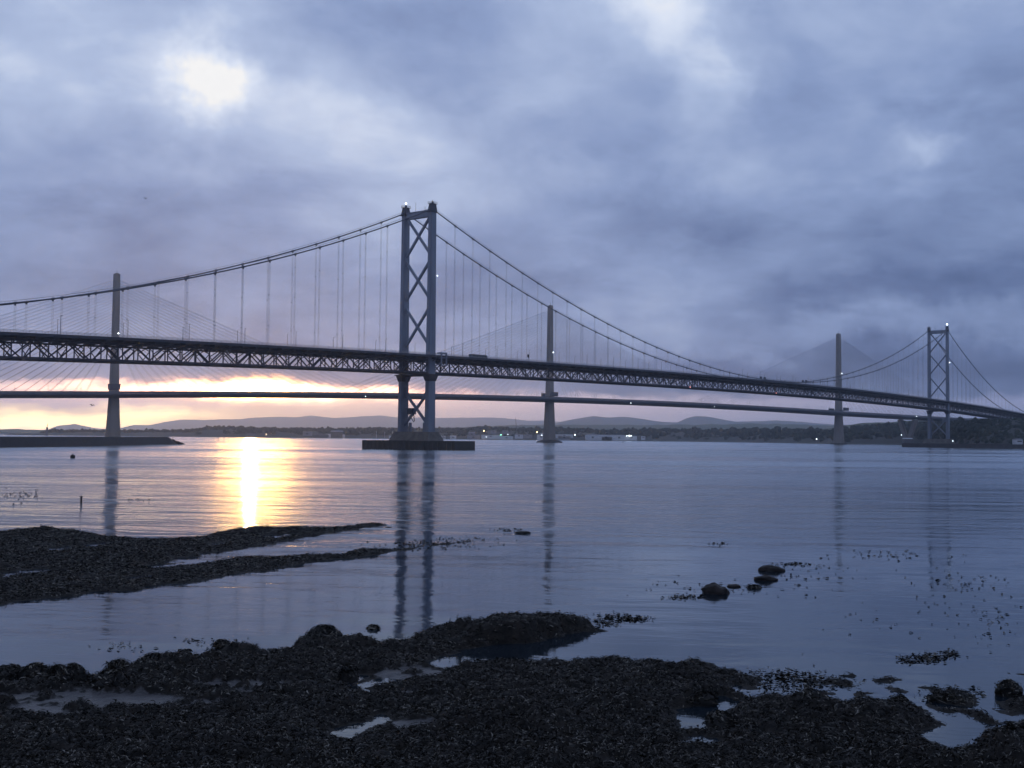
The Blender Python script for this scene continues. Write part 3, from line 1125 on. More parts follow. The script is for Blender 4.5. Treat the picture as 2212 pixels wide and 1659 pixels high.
QT = [(-650, 202.6, 'S'), (0, 209.2, 'C'), (650, 202.9, 'N')]
n_st = 0
for s0, top, kd in QT:
    zd = qz(s0)
    mb = MB()
    lv = [(-1., 16.4, 15.6), (22, 14.7, 13.2), (zd - 6, 12.3, 10.6), (zd + 30, 11.2, 9.0), (130, 9.8, 7.8), (top, 8.0, 7.0)]

    def ring(z, w_, d_):
        a, c_, ch = d_ / 2, w_ / 2, 1.5
        r_ = [(-a, -c_ + ch), (-a + ch, -c_), (a - ch, -c_), (a, -c_ + ch), (a, c_ - ch), (a - ch, c_), (-a + ch, c_), (-a, c_ - ch)]
        return [(s0 + x, y, z) for x, y in r_]
    for l0, l1 in zip(lv[:-1], lv[1:]):
        mb.prism(ring(*l0), ring(*l1))
    mb.box(s0 - 1.6, s0 + 1.6, -1.6, 1.6, top, top + 1.0)
    tw = mb.build('tower', 'concrete', QB)
    mb = MB()                                         # stay anchorage ribs on the faces of the upper shaft
    for i in range(30):
        z = zd + 58 + i * (top - zd - 66) / 29
        w_ = np.interp(z, [k[0] for k in lv], [k[2] for k in lv])
        for q_ in (-1, 1):
            mb.box(s0 + q_ * w_ / 2 - .25, s0 + q_ * w_ / 2 + .25, -2.3, 2.3, z - 1., z + .5)
    mb.build('anchor_boxes', 'concrete', tw)
    MB().bar((s0, 0, top + 1), (s0, 0, top + 6.), .3).build('aerial', 'lampmetal', tw)
    lamp('aviation_light', (s0 + 2.2, -5.6, 129.5 if s0 < 0 else (137.5 if s0 == 0 else 130.)), .7, 'glow_white', tw)
    if kd == 'S':
        mb = MB()
        for z0, z1, e in ((60.5, 62, 1.0), (62, 67, 1.9), (67, 68, 2.3)):
            mb.prism(ring(z0, 11.9 + e, 10 + e), ring(z1, 11.7 + e + .5, 10 + e + .5))
        tag(mb.build('collar_platform', 'qdeck', tw), 'dark work collar just above the deck')
    else:
        wz = (70.2, 75.6) if kd == 'C' else (61.5, 66.)
        reach = 16. if kd == 'C' else 20.
        for q_ in (-1, 1):
            mb = MB()
            # platform arms reach out to both sides across the line of sight
            mb.box(s0 - 4 * 1., s0 + 4, q_ * 5.2 if q_ > 0 else -reach, reach if q_ > 0 else -5.2, wz[0], wz[0] + 1.2)
            y0, y1 = (reach - 6, reach) if q_ > 0 else (-reach, -reach + 6)
            mb.box(s0 - 4.5, s0 + 4.5, y0, y1, wz[0] + (.02), wz[1] + (1. if q_ < 0 else 0))
            for a in np.linspace(y0 + .3, y1 - .3, 4):
                mb.bar((s0 - 4.4, a, wz[1]), (s0 - 4.4, a, wz[1] + 2.2), .2)
            if kd == 'C':
                mb.box(s0 - 3.5, s0 + 3.5, q_ * 5.2 if q_ > 0 else -reach + 6, reach - 6 if q_ > 0 else -5.2, wz[0] + 1.2, wz[1] - .8)
            tag(mb.build('work_platform', 'qdeck', tw), 'boxy work platform standing out from the shaft')
    # base
    mb = MB()
    if kd == 'C':
        n = 20
        lo = [(s0 + 21 * math.cos(2 * math.pi * j / n), 24 * math.sin(2 * math.pi * j / n) * (1 + .06 * math.sin(j * 3)), -.8) for j in range(n)]
        mi = [(s0 + (k[0] - s0) * .88, k[1] * .88, 1.4 + .5 * math.sin(i * 2.3)) for i, k in enumerate(lo)]
        hi_ = [(s0 + (k[0] - s0) * .52, k[1] * .52, 4.2) for k in lo]
        mb.prism(lo, mi)
        mb.prism([(k[0], k[1], k[2] - .02) for k in mi], hi_)
        tag(mb.build('rock_base', 'shore', tw), 'dark rock islet round the tower foot')
    else:
        mb.prism([(s0 + x * 10.5, y * 11.5, -1) for x, y in ((-1, -1), (1, -1), (1, 1), (-1, 1))],
                 [(s0 + x * 10, y * 11, 2.2) for x, y in ((-1, -1), (1, -1), (1, 1), (-1, 1))])
        mb.build('foundation', 'shore', tw)
    # stays
    for q_ in (-1, 1):
        for i in range(24):
            sd0 = s0 + q_ * (34 + i * 14.4)
            zt = zd + 60 + i * (top - 8 - zd - 60) / 23
            for lane in (-1, 1):
                w_ = np.interp(zt, [k[0] for k in lv], [k[2] for k in lv]) / 2
                MB().tube([(s0 + q_ * w_, lane * 1.6, zt), (sd0, lane * 3.6, qz(sd0) + .1)], .17, 5).build('stay_cable', 'stay', QB)

# approach piers of the cable-stayed bridge on the right: a V pier and a leaf pier in the trees
mb = MB()
s0 = 846.


def slab(a, c_, w0, w1, d_):
    mb.prism([(a[0] - w0 / 2, -d_, a[1]), (a[0] + w0 / 2, -d_, a[1]), (a[0] + w0 / 2, d_, a[1]), (a[0] - w0 / 2, d_, a[1])],
             [(c_[0] - w1 / 2, -d_, c_[1]), (c_[0] + w1 / 2, -d_, c_[1]), (c_[0] + w1 / 2, d_, c_[1]), (c_[0] - w1 / 2, d_, c_[1])])


for q_ in (-1, 1):
    mb.bar((s0, 0, 1.0), (s0, q_ * 18, qz(s0) - 4.8), 8., 7., up=(1, 0, 0))
mb.box(s0 - 7, s0 + 7, -8, 8, -1, 6)
tag(mb.build('approach_pier', 'concrete', QB), 'pale V shaped concrete pier')
mb = MB()
s1 = 1010.
mb.bar((s1, -8, 10), (s1, -17, qz(s1) - 4.8), 6., 5., up=(1, 0, 0))
mb.bar((s1, 8, 10), (s1, 17, qz(s1) - 4.8), 6., 5., up=(1, 0, 0))
mb.box(s1 - 4, s1 + 4, -11, 11, 2, 12)
mb.build('approach_pier', 'concrete', QB)

# ================================================================== BREAKWATER AND PIERS
a0, a1 = Vector((-296, 560, 0)), Vector((-274, 930, 0))
dirb = (a1 - a0).normalized()
perp = Vector((-dirb.y, dirb.x, 0))
V, F = [], []
n = 60
for i in range(n + 1):
    t = i / n
    c_ = a0 + (a1 - a0) * t
    hgt = 6.0 + .12 * fbm(np.array([i * 7.]), np.array([0.]), 30., 3, 9)[0]
    if i > n - 2:
        hgt = .3 if i == n else 4.6
    for off, z in ((9.5, -1.), (5.2, hgt - .8), (4.6, hgt), (-4.6, hgt), (-5.2, hgt - .8), (-9.5, -1.)):
        jj = .35 * fbm(np.array([i * 3.]), np.array([off * 5.]), 8., 3, 2)[0]
        k = c_ + perp * (off + jj)
        V.append((k.x, k.y, z + (jj * .5 if z < hgt else 0)))
F = [(i * 6 + j, (i + 1) * 6 + j, (i + 1) * 6 + j + 1, i * 6 + j + 1) for i in range(n) for j in range(5)]
bw = empty('breakwater', tuple(a1))
tag(bw, 'long low dark stone breakwater at the left edge of the water', 'breakwater')
o = np_mesh('wall', np.array(V) - np.array(a1), np.array(F), 'wallstone', bw)
mb = MB()
for j in range(90):
    t = RNG.uniform(0, 1)
    ang = RNG.uniform(-1.2, 1.2)
    rr = RNG.uniform(4, 13)
    k = Vector((0, 0, 0)) + dirb * (rr * math.cos(ang) + 1) + perp * (rr * math.sin(ang))
    zz = max(0, 4.4 - rr * .38)
    mb.ball((k.x, k.y, zz), RNG.uniform(.7, 1.6), .75, 6, 4)
tag(mb.build('rubble_toe', 'wallstone', bw), 'sloping rubble end', kind='stuff')

# dark jetty in front of the headland on the right
j0, j1 = ground(1952, 966), ground(2330, 971)
jt = empty('jetty', tuple(j0))
tag(jt, 'long dark jetty along the foot of the headland at the right', 'jetty')
L = (Vector(j1) - Vector(j0))
mb = MB()
mb.bar((0, 0, 2.1), (L.x, L.y, 2.1), 14, 6.2)
mb.build('wall', 'fender', jt)
mb = MB()
nb = int(L.length / 9)
for i in range(nb):
    t = (i + .5) / nb
    c_ = L * t
    mb.bar((c_.x + 1.8, c_.y - 7.2, -1), (c_.x + 1.8, c_.y - 7.2, 5.4), .8)
mb.build('piles', 'fender', jt)
mb = MB()
for q_ in (1.,):
    for i in range(nb):
        c_ = L * ((i + .5) / nb)
        mb.bar((c_.x, c_.y - 6.4, 5.2), (c_.x, c_.y - 6.4, 6.4), .15)
    mb.bar((0, -6.4, 6.4), (L.x, L.y - 6.4, 6.4), .14)
mb.build('railing', 'lampmetal', jt)


# ================================================================== FAR SHORE BUILDINGS AND SMALL THINGS
def building(x0, x1, y_top, y_base, depth, kind, label, roofh=.25, wallm='white', roofm='roof', door=False, cat='building'):
    a, c_ = at(x0, y_base, depth), at(x1, y_base, depth)
    top = at((x0 + x1) / 2, y_top, depth)[2]
    base = a[2]
    w_ = c_[0] - a[0]
    d_ = min(max(w_ * .5, 12), 40)
    h = top - base
    o = empty('shed' if kind == 'shed' else 'building', ((a[0] + c_[0]) / 2, depth, base))
    wh = h * (1 - roofh)
    m_ = MB()
    m_.box(-w_ / 2, w_ / 2, 0, d_, -6, wh)
    m_.build('wall', wallm, o)
    m_ = MB()
    e = .6
    m_.prism([(-w_ / 2 - e, -e, wh), (w_ / 2 + e, -e, wh), (w_ / 2 + e, d_ + e, wh), (-w_ / 2 - e, d_ + e, wh)],
             [(-w_ / 2 + w_ * .03, d_ * .45, h), (w_ / 2 - w_ * .03, d_ * .45, h), (w_ / 2 - w_ * .03, d_ * .55, h), (-w_ / 2 + w_ * .03, d_ * .55, h)])
    m_.build('roof', roofm, o)
    nd = max(1, int(w_ / 28))
    for i in range(nd):
        cx = -w_ / 2 + w_ * (i + .5) / nd
        MB().box(cx - 2.6, cx + 2.6, -.25, .1, .0, min(wh * .6, 6)).build('door', 'roof', o)
    return tag(o, label, cat)


BLD = [
    (654, 673, 931, 938.5, 'grey', 'roof', 'pale stepped building left end of the dock under the sunset ridge'),
    (675, 708, 937, 943.5, 'roof', 'roof', 'dark low shed beside the pale stepped dock building'),
    (690, 700, 939.5, 943.5, 'white', 'white', 'small white block in front of the dark low dock shed'),
    (703, 714, 936, 943.5, 'white', 'roof', 'white gable building right of the dark low dock shed'),
    (714, 740, 930, 942, 'roof', 'grey', 'large dull grey hangar at the dock left of the near bridge pier'),
    (725, 744, 938.5, 944, 'white', 'white', 'small white roofed shed in front of the grey hangar'),
    (840, 856, 941.5, 944.5, 'white', 'white', 'low white shed just left of the near bridge pier'),
    (951, 955, 941.5, 945, 'white', 'white', 'tiny white hut just right of the near bridge pier'),
    (958, 962, 941.5, 945, 'white', 'white', 'second tiny white hut right of the near bridge pier'),
    (972, 985, 941, 945.5, 'white', 'white', 'short white shed right of the near bridge pier'),
    (1012, 1026, 933, 939, 'grey', 'grey', 'grey upper block standing on the shore terrace below the trees'),
    (1009, 1036, 939, 946, 'grey', 'roof', 'wide grey two storey block below the shore terrace'),
    (1040, 1080, 939.5, 943, 'white', 'grey', 'long thin pale roofed shed below the warm street light'),
    (1080, 1108, 942.5, 946.5, 'white', 'white', 'long low white tent roofed shed near the green light'),
    (1112, 1130, 938, 942.5, 'white', 'roof', 'white block with a raised middle below the crane'),
    (1131, 1150, 939, 942, 'grey', 'grey', 'row of small grey sheds right of the crane'),
    (1160, 1178, 938.5, 945, 'white', 'grey', 'pale shed with a sloping roof left of the middle cable stayed tower'),
    (1168, 1176, 935.5, 937.5, 'white', 'white', 'small white roof higher on the slope left of the middle tower'),
    (1200, 1238, 938, 941, 'white', 'grey', 'long white roofed shed just right of the middle cable stayed tower'),
    (1206, 1232, 941.5, 946, 'grey', 'roof', 'dull brown row of low houses at the water right of the middle tower'),
    (1085, 1098, 930, 932.5, 'grey', 'grey', 'grey roof among the trees above the green light'),
    (1060, 1072, 930, 932.5, 'grey', 'grey', 'grey roof among the trees left of the crane'),
    (1266, 1352, 939, 946.5, 'white', 'grey', 'very long pale warehouse on the shore under the double topped hills'),
    (1300, 1322, 942.8, 947.5, 'roof', 'roof', 'dark shed in front of the very long warehouse'),
    (1352, 1376, 941.3, 946.5, 'white', 'grey', 'lower pale annex at the right end of the very long warehouse'),
    (1386, 1394, 942.5, 945.5, 'white', 'white', 'small white hut right of the warehouse annex before the trees'),
]
for x0, x1, y0, y1, wm, rm, lab in BLD:
    building(x0, x1, y0, y1, shore_d((x0 + x1) / 2) - 6 + (60 if y1 < 940 else 0), 'shed', lab, .22, wm, rm)
building(1953, 1972, 946, 953, 2205, 'shed', 'low white roofed cabin on the shore left of the V shaped pier', .3, 'roof', 'white')
building(2196, 2209, 946.5, 955, 1395, 'building', 'small white gabled house at the right edge on the headland shore', .35, 'white', 'roof', cat='house')
building(2222, 2236, 944, 955, 1395, 'building', 'reddish house beyond the white gabled house on the headland shore', .35, 'boulder', 'roof', cat='house')


def shore_lamp(x, y, y_base, depth, r, material, label):
    p_ = at(x, y, depth)
    b_ = at(x, y_base, depth)
    o = empty('street_light', b_)
    h = p_[2] - b_[2]
    MB().tube([(0, 0, -4), (0, 0, h)], .18, 5).build('post', 'lampmetal', o)
    lamp('lamp', (0, -.3, h), r, material, o)
    return tag(o, label, 'street light')


for x, y, yb, r, mt_, lab in [
        (1045, 930.6, 940, 1.5, 'glow_warm', 'bright warm street light below the trees left of the crane'),
        (1160, 933.6, 942, 1.5, 'glow_warm', 'bright warm street light just left of the middle cable stayed tower'),
        (1178.5, 933.8, 942, 1.0, 'glow_white', 'pale white light beside the warm one left of the middle tower'),
        (1097, 938.4, 944, .8, 'glow_white', 'small white light right of the green light'),
        (1050.5, 944, 946.5, .9, 'glow_white', 'low white light at the water left of the green light'),
        (1082, 939.3, 945.5, 1.2, 'glow_green', 'green light on the far quay'),
        (1170, 940.2, 945, 1., 'glow_white', 'white light on the quay left of the middle cable stayed tower'),
        (1242, 939.3, 945, 1.3, 'glow_white', 'white light at the left end of the long warehouse'),
        (1354, 941.2, 946, 1.2, 'glow_white', 'left light of the bright cluster at the warehouse right end'),
        (1359, 941.2, 946, 1.5, 'glow_white', 'middle light of the bright cluster at the warehouse right end'),
        (1363, 941.4, 946, 1.1, 'glow_white', 'right light of the bright cluster at the warehouse right end'),
        (575, 938.6, 943.5, 1.2, 'glow_warm', 'small light under the wooded ridge above the sun path'),
        (1764, 948.5, 953, .9, 'glow_white', 'faint white light on the shore left of the right cable stayed tower')]:
    shore_lamp(x, y, yb, shore_d(x) - 12, r, mt_, lab)
shore_lamp(1947, 939.5, 949, 2215, .7, 'glow_white', 'small white light in the trees left of the V shaped pier')
shore_lamp(2058, 952.5, 957, 1500, .5, 'glow_white', 'white light at the foot of the far suspension tower')

# crane on the quay
b_ = at(1116, 941, 3040)
cr = tag(empty('crane', b_), 'tall slim dock crane with a raised jib left of the middle cable stayed tower', 'crane')
MB().tube([(0, 0, -3), (-1, 0, 22), (-3.4, 0, 47)], [.9, .8, .45], 6).build('jib', 'lampmetal', cr)
MB().box(-3, 3, -2.5, 2.5, 0, 6).build('cab', 'grey', cr)
MB().tube([(-1, 0, 22), (9, 0, 27), (17, 0, 29)], .35, 5).build('boom', 'lampmetal', cr)
# lattice beacon mast beyond the breakwater
x = 101
b_ = at(x, 942, 2860)
lm = tag(empty('lattice_mast', b_), 'lattice mast rising behind the breakwater near the left edge', 'mast')
mb = MB()
for sx in (-1, 1):
    for sy in (-1, 1):
        mb.bar((sx * 3.2, sy * 3.2, -6), (sx * 1.1, sy * 1.1, 21), .95)
for i in range(6):
    z, w_, w2 = -4 + i * 4.2, 3.1 - i * .33, 3.1 - (i + 1) * .33
    for sy in (-1, 1):
        mb.bar((-w_, sy * w_, z), (w2, sy * w2, z + 4.2), .6)
        mb.bar((w_, sy * w_, z), (-w2, sy * w2, z + 4.2), .6)
mb.build('lattice', 'lampmetal', lm)
MB().box(-2.2, 2.2, -2.2, 2.2, 20.5, 21.5).build('platform', 'lampmetal', lm)
MB().bar((0, 0, 21), (1.2, 0, 30), 1.1).build('top_mast', 'lampmetal', lm)
for i, (x, yt) in enumerate(((813, 930), (831, 932), (848, 932), (863, 931))):
    b_, t_ = at(x, 943, 3000), at(x, yt, 3000)
    o = tag(empty('mast', b_), ('%s slender pale mast on the dock left of the near bridge pier' % ('leftmost', 'second', 'third', 'rightmost')[i]), 'mast', 'pale masts on the dock')
    MB().tube([(0, 0, -3), (0, 0, t_[2] - b_[2])], .45, 6).build('pole', 'white', o)
    MB().bar((-1.6, 0, (t_[2] - b_[2]) * .8), (1.6, 0, (t_[2] - b_[2]) * .8), .3).build('crosstree', 'white', o)
# radio mast on the headland beyond the far tower
b_, t_ = at(2037, 916, 2050), at(2036, 904.5, 2050)
o = tag(empty('signal_mast', (b_[0], b_[1], b_[2])), 'stubby mast seen through the legs of the far suspension tower', 'mast')
MB().tube([(0, 0, -3), (0, 0, t_[2] - b_[2])], .5, 6).build('pole', 'lampmetal', o)
MB().box(-1.6, 1.6, -1, 1, t_[2] - b_[2] - 2.4, t_[2] - b_[2]).build('head', 'lampmetal', o)


# buoys
def buoy(x, y, s, label, round_=False):
    p_ = ground(x, y)
    o = tag(empty('buoy', p_), label, 'buoy')
    if round_:
        MB().ball((0, 0, .2 * s), .5 * s, .95, 14, 10).build('float', 'black', o, smooth=True)
        MB().tube([(0, 0, .6 * s), (0, 0, .85 * s)], .08 * s, 6).build('ring', 'lampmetal', o)
    else:
        MB().tube([(0, 0, -.5), (0, 0, .6 * s)], [1.3 * s, 1.1 * s], 10).build('float', 'black', o)
        m_ = MB()
        for a in range(4):
            m_.bar((.9 * s * math.cos(a * 1.571), .9 * s * math.sin(a * 1.571), .5 * s), (.2 * s * math.cos(a * 1.571), .2 * s * math.sin(a * 1.571), 3. * s), .2 * s)
        m_.build('cage', 'black', o)
        MB().tube([(0, 0, 2.9 * s), (0, 0, 3.9 * s)], [.45 * s, .1 * s], 8).build('topmark', 'black', o)
    return o


buoy(1346, 956.5, 1.1, 'small dark channel buoy right of the middle cable stayed tower')
buoy(472, 951, .9, 'small dark channel buoy on the water left of the sun path')
buoy(373, 949.5, .9, 'small dark channel buoy off the end of the breakwater')
buoy(1267, 953, .8, 'tiny dark buoy near the shore below the long warehouse')
buoy(157, 989, 1.7, 'round black mooring buoy in front of the breakwater', True)
p_ = ground(175.4, 1084)
o = tag(empty('mooring_post', p_), 'short black post standing in the water at the left', 'post')
MB().tube([(0, 0, -.6), (0, 0, .55), (0, 0, .62)], [.13, .13, .12], 8).build('pile', 'black', o)
MB().box(-.2, .17, -.17, .17, .62, .72).build('cap', 'black', o)


# gulls
def gull(x, y, depth, span, bank, label):
    o = tag(empty('gull', at(x, y, depth)), label, 'bird')
    o.rotation_euler = (R(10), R(bank), R(70))
    m_ = MB()
    # one continuous skin: nose to tail rings, wings lofted from the flanks
    prof = [(.30, .012), (.24, .045), (.12, .07), (-.05, .075), (-.18, .045), (-.30, .03)]
    rings = []
    for a, r_ in prof:
        rings.append([(a, r_ * math.cos(j * math.pi / 4), r_ * .85 * math.sin(j * math.pi / 4)) for j in range(8)])
    V_ = [v for r_ in rings for v in r_]
    F_ = [(i * 8 + j, i * 8 + (j + 1) % 8, (i + 1) * 8 + (j + 1) % 8, (i + 1) * 8 + j) for i in range(5) for j in range(8)]
    F_ += [tuple(range(7, -1, -1)), tuple(range(40, 48))]
    m_.add(V_, F_)
    m_.prism([(-.25, -.03, 0), (-.25, .03, 0), (-.45, .1, .0), (-.45, -.1, 0)], [(-.25, -.03, .012), (-.25, .03, .012), (-.45, .1, .01), (-.45, -.1, .01)])
    for s in (-1, 1):
        st = [(.0, .13, -.12, .02), (.22, .18, -.11, .22), (.45, .06, -.16, .24), (.66, -.12, -.24, .12)]
        for (y0, f0, r0, z0), (y1, f1, r1, z1) in zip(st[:-1], st[1:]):
            lo = [(f0, s * y0, z0), (r0, s * y0, z0), (r1, s * y1, z1), (f1, s * y1, z1)]
            m_.prism(lo, [(k[0], k[1], k[2] + .02) for k in lo])
    m_.v = [tuple(c_ * span / 1.32 for c_ in v) for v in m_.v]
    m_.build('body', 'gull', o)


gull(199, 876, 300, 1.6, -24, 'gull gliding below the cable stayed deck left of centre')
gull(314, 429, 330, 1.25, 12, 'tiny gull flying high in the grey clouds at the left')

# ================================================================== FORESHORE
def zp(x0, y0, s):
    return lambda a, c_: ((x0 + a * s) * 2212 / 2560, (y0 + c_ * s) * 2212 / 2560)


UP, LO = .22, .0
REEF_A = [(x, y, .30) for x, y in [(-260, 1150), (0, 1147), (40, 1138), (100, 1136), (160, 1145), (205, 1153), (250, 1155), (330, 1160), (390, 1155), (440, 1150), (520, 1137), (600, 1135), (660, 1136), (692, 1142),
                                   (740, 1137), (790, 1132), (832, 1131)]] + \
         [(x, y, 0.) for x, y in [(834, 1135), (760, 1142), (690, 1154), (600, 1172), (540, 1184), (480, 1194), (400, 1206), (355, 1212), (420, 1213), (500, 1206), (600, 1205), (740, 1201)]] + \
         [(x, y, .1) for x, y in [(770, 1190), (820, 1187), (850, 1186)]] + \
         [(x, y, 0.) for x, y in [(853, 1189), (800, 1196), (700, 1212), (600, 1226), (500, 1243), (400, 1262), (300, 1275), (200, 1283), (100, 1293), (0, 1312), (-260, 1345)]]
REEF_B = [(x, y, UP) for x, y in [(-420, 1490), (0, 1462), (60, 1455), (100, 1456), (175, 1452), (215, 1448), (250, 1440), (290, 1432), (350, 1424), (400, 1418), (455, 1416), (500, 1404), (530, 1406), (560, 1402), (590, 1408), (620, 1404),
                                  (650, 1390), (690, 1378), (720, 1380), (745, 1390), (770, 1378), (800, 1382), (850, 1382), (880, 1372), (920, 1362), (950, 1352), (985, 1345), (1005, 1350), (1015, 1345), (1050, 1335), (1150, 1332), (1230, 1336), (1270, 1340), (1300, 1352)]] + \
         [(x, y, 0.) for x, y in [(1280, 1360), (1200, 1373), (1130, 1386), (1050, 1395), (1000, 1405), (930, 1420), (900, 1432), (940, 1440)]] + \
         [(x, y, UP) for x, y in [(965, 1440), (1015, 1424), (1060, 1420), (1113, 1416), (1152, 1424), (1180, 1428), (1261, 1420), (1316, 1414), (1379, 1424), (1426, 1416), (1461, 1427), (1511, 1420),
                                  (1545, 1424), (1566, 1434)]] + \
         [(x, y, .06) for x, y in [(1525, 1444), (1560, 1446), (1585, 1447), (1607, 1455), (1641, 1479), (1615, 1486), (1590, 1480), (1563, 1484), (1572, 1502), (1640, 1510), (1600, 1516), (1550, 1508), (1512, 1508),
                                   (1500, 1520), (1478, 1540), (1500, 1568), (1560, 1574), (1580, 1550), (1600, 1530), (1645, 1514), (1675, 1516), (1720, 1533), (1714, 1505), (1740, 1497), (1795, 1522), (1814, 1538), (1848, 1538), (1835, 1528), (1863, 1522),
                                   (1900, 1517), (1926, 1520), (1950, 1514), (1983, 1527), (2000, 1538), (2035, 1562), (1997, 1580), (1995, 1592), (2010, 1604), (2060, 1612), (2100, 1618), (2125, 1608), (2150, 1580), (2212, 1556), (2500, 1540)]] + \
         [(2600, 1900, 0.), (2600, 2900, 0.), (-900, 2900, 0.), (-700, 1900, 0.)]
z2 = zp(800, 1250, .45208)
z3 = zp(1600, 1250, .43400)
POOLS = [[z2(*k) for k in ((75, 1268), (180, 1228), (300, 1208), (420, 1172), (462, 1190), (450, 1215), (370, 1222), (260, 1262), (200, 1292), (140, 1302), (105, 1288))],
         [z2(*k) for k in ((205, 990), (225, 985), (240, 1012), (300, 995), (400, 990), (412, 1012), (340, 1018), (275, 1030), (280, 1055), (210, 1048))],
         [z2(*k) for k in ((875, 1410), (930, 1412), (950, 1432), (880, 1436))],
         [z2(*k) for k in ((1650, 1045), (1705, 1042), (1712, 1060), (1660, 1068))],
         [z3(*k) for k in ((230, 1385), (330, 1370), (420, 1378), (410, 1402), (260, 1404))],
         [z3(*k) for k in ((1640, 1335), (1700, 1245), (1800, 1225), (1860, 1255), (2010, 1300), (2040, 1310), (2010, 1345), (1990, 1400), (1900, 1425), (1760, 1405), (1650, 1375))],
         [(0, 1239), (60, 1232), (140, 1230), (120, 1236), (40, 1245), (0, 1248)],
         [(85, 1187), (150, 1179), (155, 1185), (100, 1190)], [(185, 1180), (225, 1172), (232, 1178), (195, 1184)], [(300, 1222), (420, 1212), (520, 1207), (440, 1217), (340, 1228)], [(420, 1178), (500, 1170), (480, 1177), (430, 1182)], [(250, 1250), (330, 1242), (320, 1248), (260, 1255)], [(560, 1160), (640, 1152), (620, 1159), (570, 1165)]]
ISLES = [[z3(*k) for k in ((1565, 1070), (1620, 1065), (1700, 1095), (1760, 1105), (1840, 1110), (1900, 1140), (1960, 1180), (1900, 1200), (1800, 1195), (1720, 1170), (1690, 1130), (1600, 1090))],
         [z3(*k) for k in ((1655, 1190), (1780, 1200), (1900, 1215), (2000, 1245), (2070, 1275), (2040, 1300), (1930, 1280), (1840, 1250), (1700, 1215))],
         [z3(*k) for k in ((2030, 1165), (2120, 1160), (2230, 1170), (2400, 1180), (2400, 1225), (2230, 1220), (2100, 1215), (2060, 1190))],
         [z3(*k) for k in ((1720, 1345), (1770, 1338), (1850, 1345), (1895, 1365), (1880, 1385), (1800, 1390), (1730, 1375))],
         [z3(*k) for k in ((1230, 1130), (1290, 1115), (1365, 1130), (1360, 1150), (1290, 1158), (1240, 1152))],
         [z3(*k) for k in ((1390, 1095), (1440, 1085), (1495, 1102), (1480, 1118), (1420, 1116))],
         [z3(*k) for k in ((1005, 1100), (1040, 1092), (1080, 1110), (1040, 1118))],
         [z3(*k) for k in ((850, 1078), (890, 1070), (920, 1082), (880, 1090))],
         [z3(*k) for k in ((1050, 1050), (1120, 1040), (1230, 1050), (1250, 1072), (1180, 1080), (1100, 1066))],
         [z3(*k) for k in ((1330, 1030), (1400, 1018), (1520, 1020), (1535, 1032), (1440, 1045), (1350, 1050))],
         [z3(*k) for k in ((1130, 1012), (1200, 1000), (1290, 1010), (1250, 1022), (1160, 1024))],
         [z3(*k) for k in ((1185, 1180), (1260, 1172), (1330, 1180), (1290, 1196), (1210, 1195))],
         [z3(*k) for k in ((2165, 990), (2230, 985), (2300, 995), (2240, 1004), (2175, 1002))]]


def world_poly(poly, z=None):
    return np.array([ground(k[0], k[1], (k[2] if len(k) > 2 else 0.) if z is None else z)[:2] for k in poly])


def sdf(px, py, poly):
    """signed distance, positive inside"""
    d = np.full(px.shape, 1e9)
    inside = np.zeros(px.shape, bool)
    n_ = len(poly)
    for i in range(n_):
        x0, y0 = poly[i]
        x1, y1 = poly[(i + 1) % n_]
        ex, ey = x1 - x0, y1 - y0
        t = np.clip(((px - x0) * ex + (py - y0) * ey) / (ex * ex + ey * ey + 1e-9), 0, 1)
        d = np.minimum(d, (px - x0 - t * ex) ** 2 + (py - y0 - t * ey) ** 2)
        if y0 != y1:
            c_ = ((y0 > py) != (y1 > py)) & (px < ex * (py - y0) / ey + x0)
            inside ^= c_
    d = np.sqrt(d)
    return np.where(inside, d, -d)


PA, PB = world_poly(REEF_A), world_poly(REEF_B)
PP = [world_poly(k, .0) for k in POOLS]
PI_ = [world_poly(k, .0) for k in ISLES]
FINGERS = [world_poly(k) for k in (
    [(640, 1137, .1), (700, 1139, .1), (745, 1136, .1), (790, 1131, .1), (834, 1129.5, .1), (836, 1135, 0.), (760, 1144, 0.), (690, 1155, 0.), (620, 1162, 0.)],
    [(700, 1203, .1), (770, 1187, .1), (850, 1184, .1), (905, 1180, .1), (912, 1184, 0.), (853, 1191, 0.), (760, 1207, 0.)],
    [(935, 1176.5, .05), (975, 1171, .05), (1015, 1166.5, .05), (1018, 1169, 0.), (975, 1175, 0.), (940, 1180, 0.)])]
MOUNDS = [  # picture position, radii in metres, height: the humps of the reef
    (1095, 1372, 1.7, 2.6, .55), (1170, 1366, 1.6, 2.2, .42), (1235, 1352, 1.0, 1.4, .32), (1045, 1374, .9, 1.6, .2), (960, 1372, 1.2, 1.2, .25), (690, 1395, 1.1, 1.2, .35), (765, 1400, 1., 1., .25), (640, 1408, 1., 1., .2),
    (520, 1420, 1.6, 1.2, .3), (335, 1440, 1.6, 1.2, .35), (1540, 1492, 1.1, 1., .55), (1760, 1520, 1.3, 1., .45),
    (2170, 1640, 2.2, 1.8, 1.0), (110, 1150, 5., 4., .28), (180, 1160, 4., 4., .15), (560, 1145, 5., 4., .12), (780, 1192, 2., 2., .1),
    (1920, 1545, 1.6, 1.4, .25), (1640, 1535, 1.6, 1.2, .2)]
MUDS = [(200, 1505, 3.6, 1.6), (380, 1515, 3., 1.2), (520, 1480, 2.6, 1.1), (700, 1470, 2.2, .8), (880, 1450, 2., 1.1), (90, 1535, 2.4, 1.1), (790, 1490, 2., .8), (2050, 1640, 3., 1.4), (900, 1560, 1.2, .5), (1350, 1480, 1., .5)]


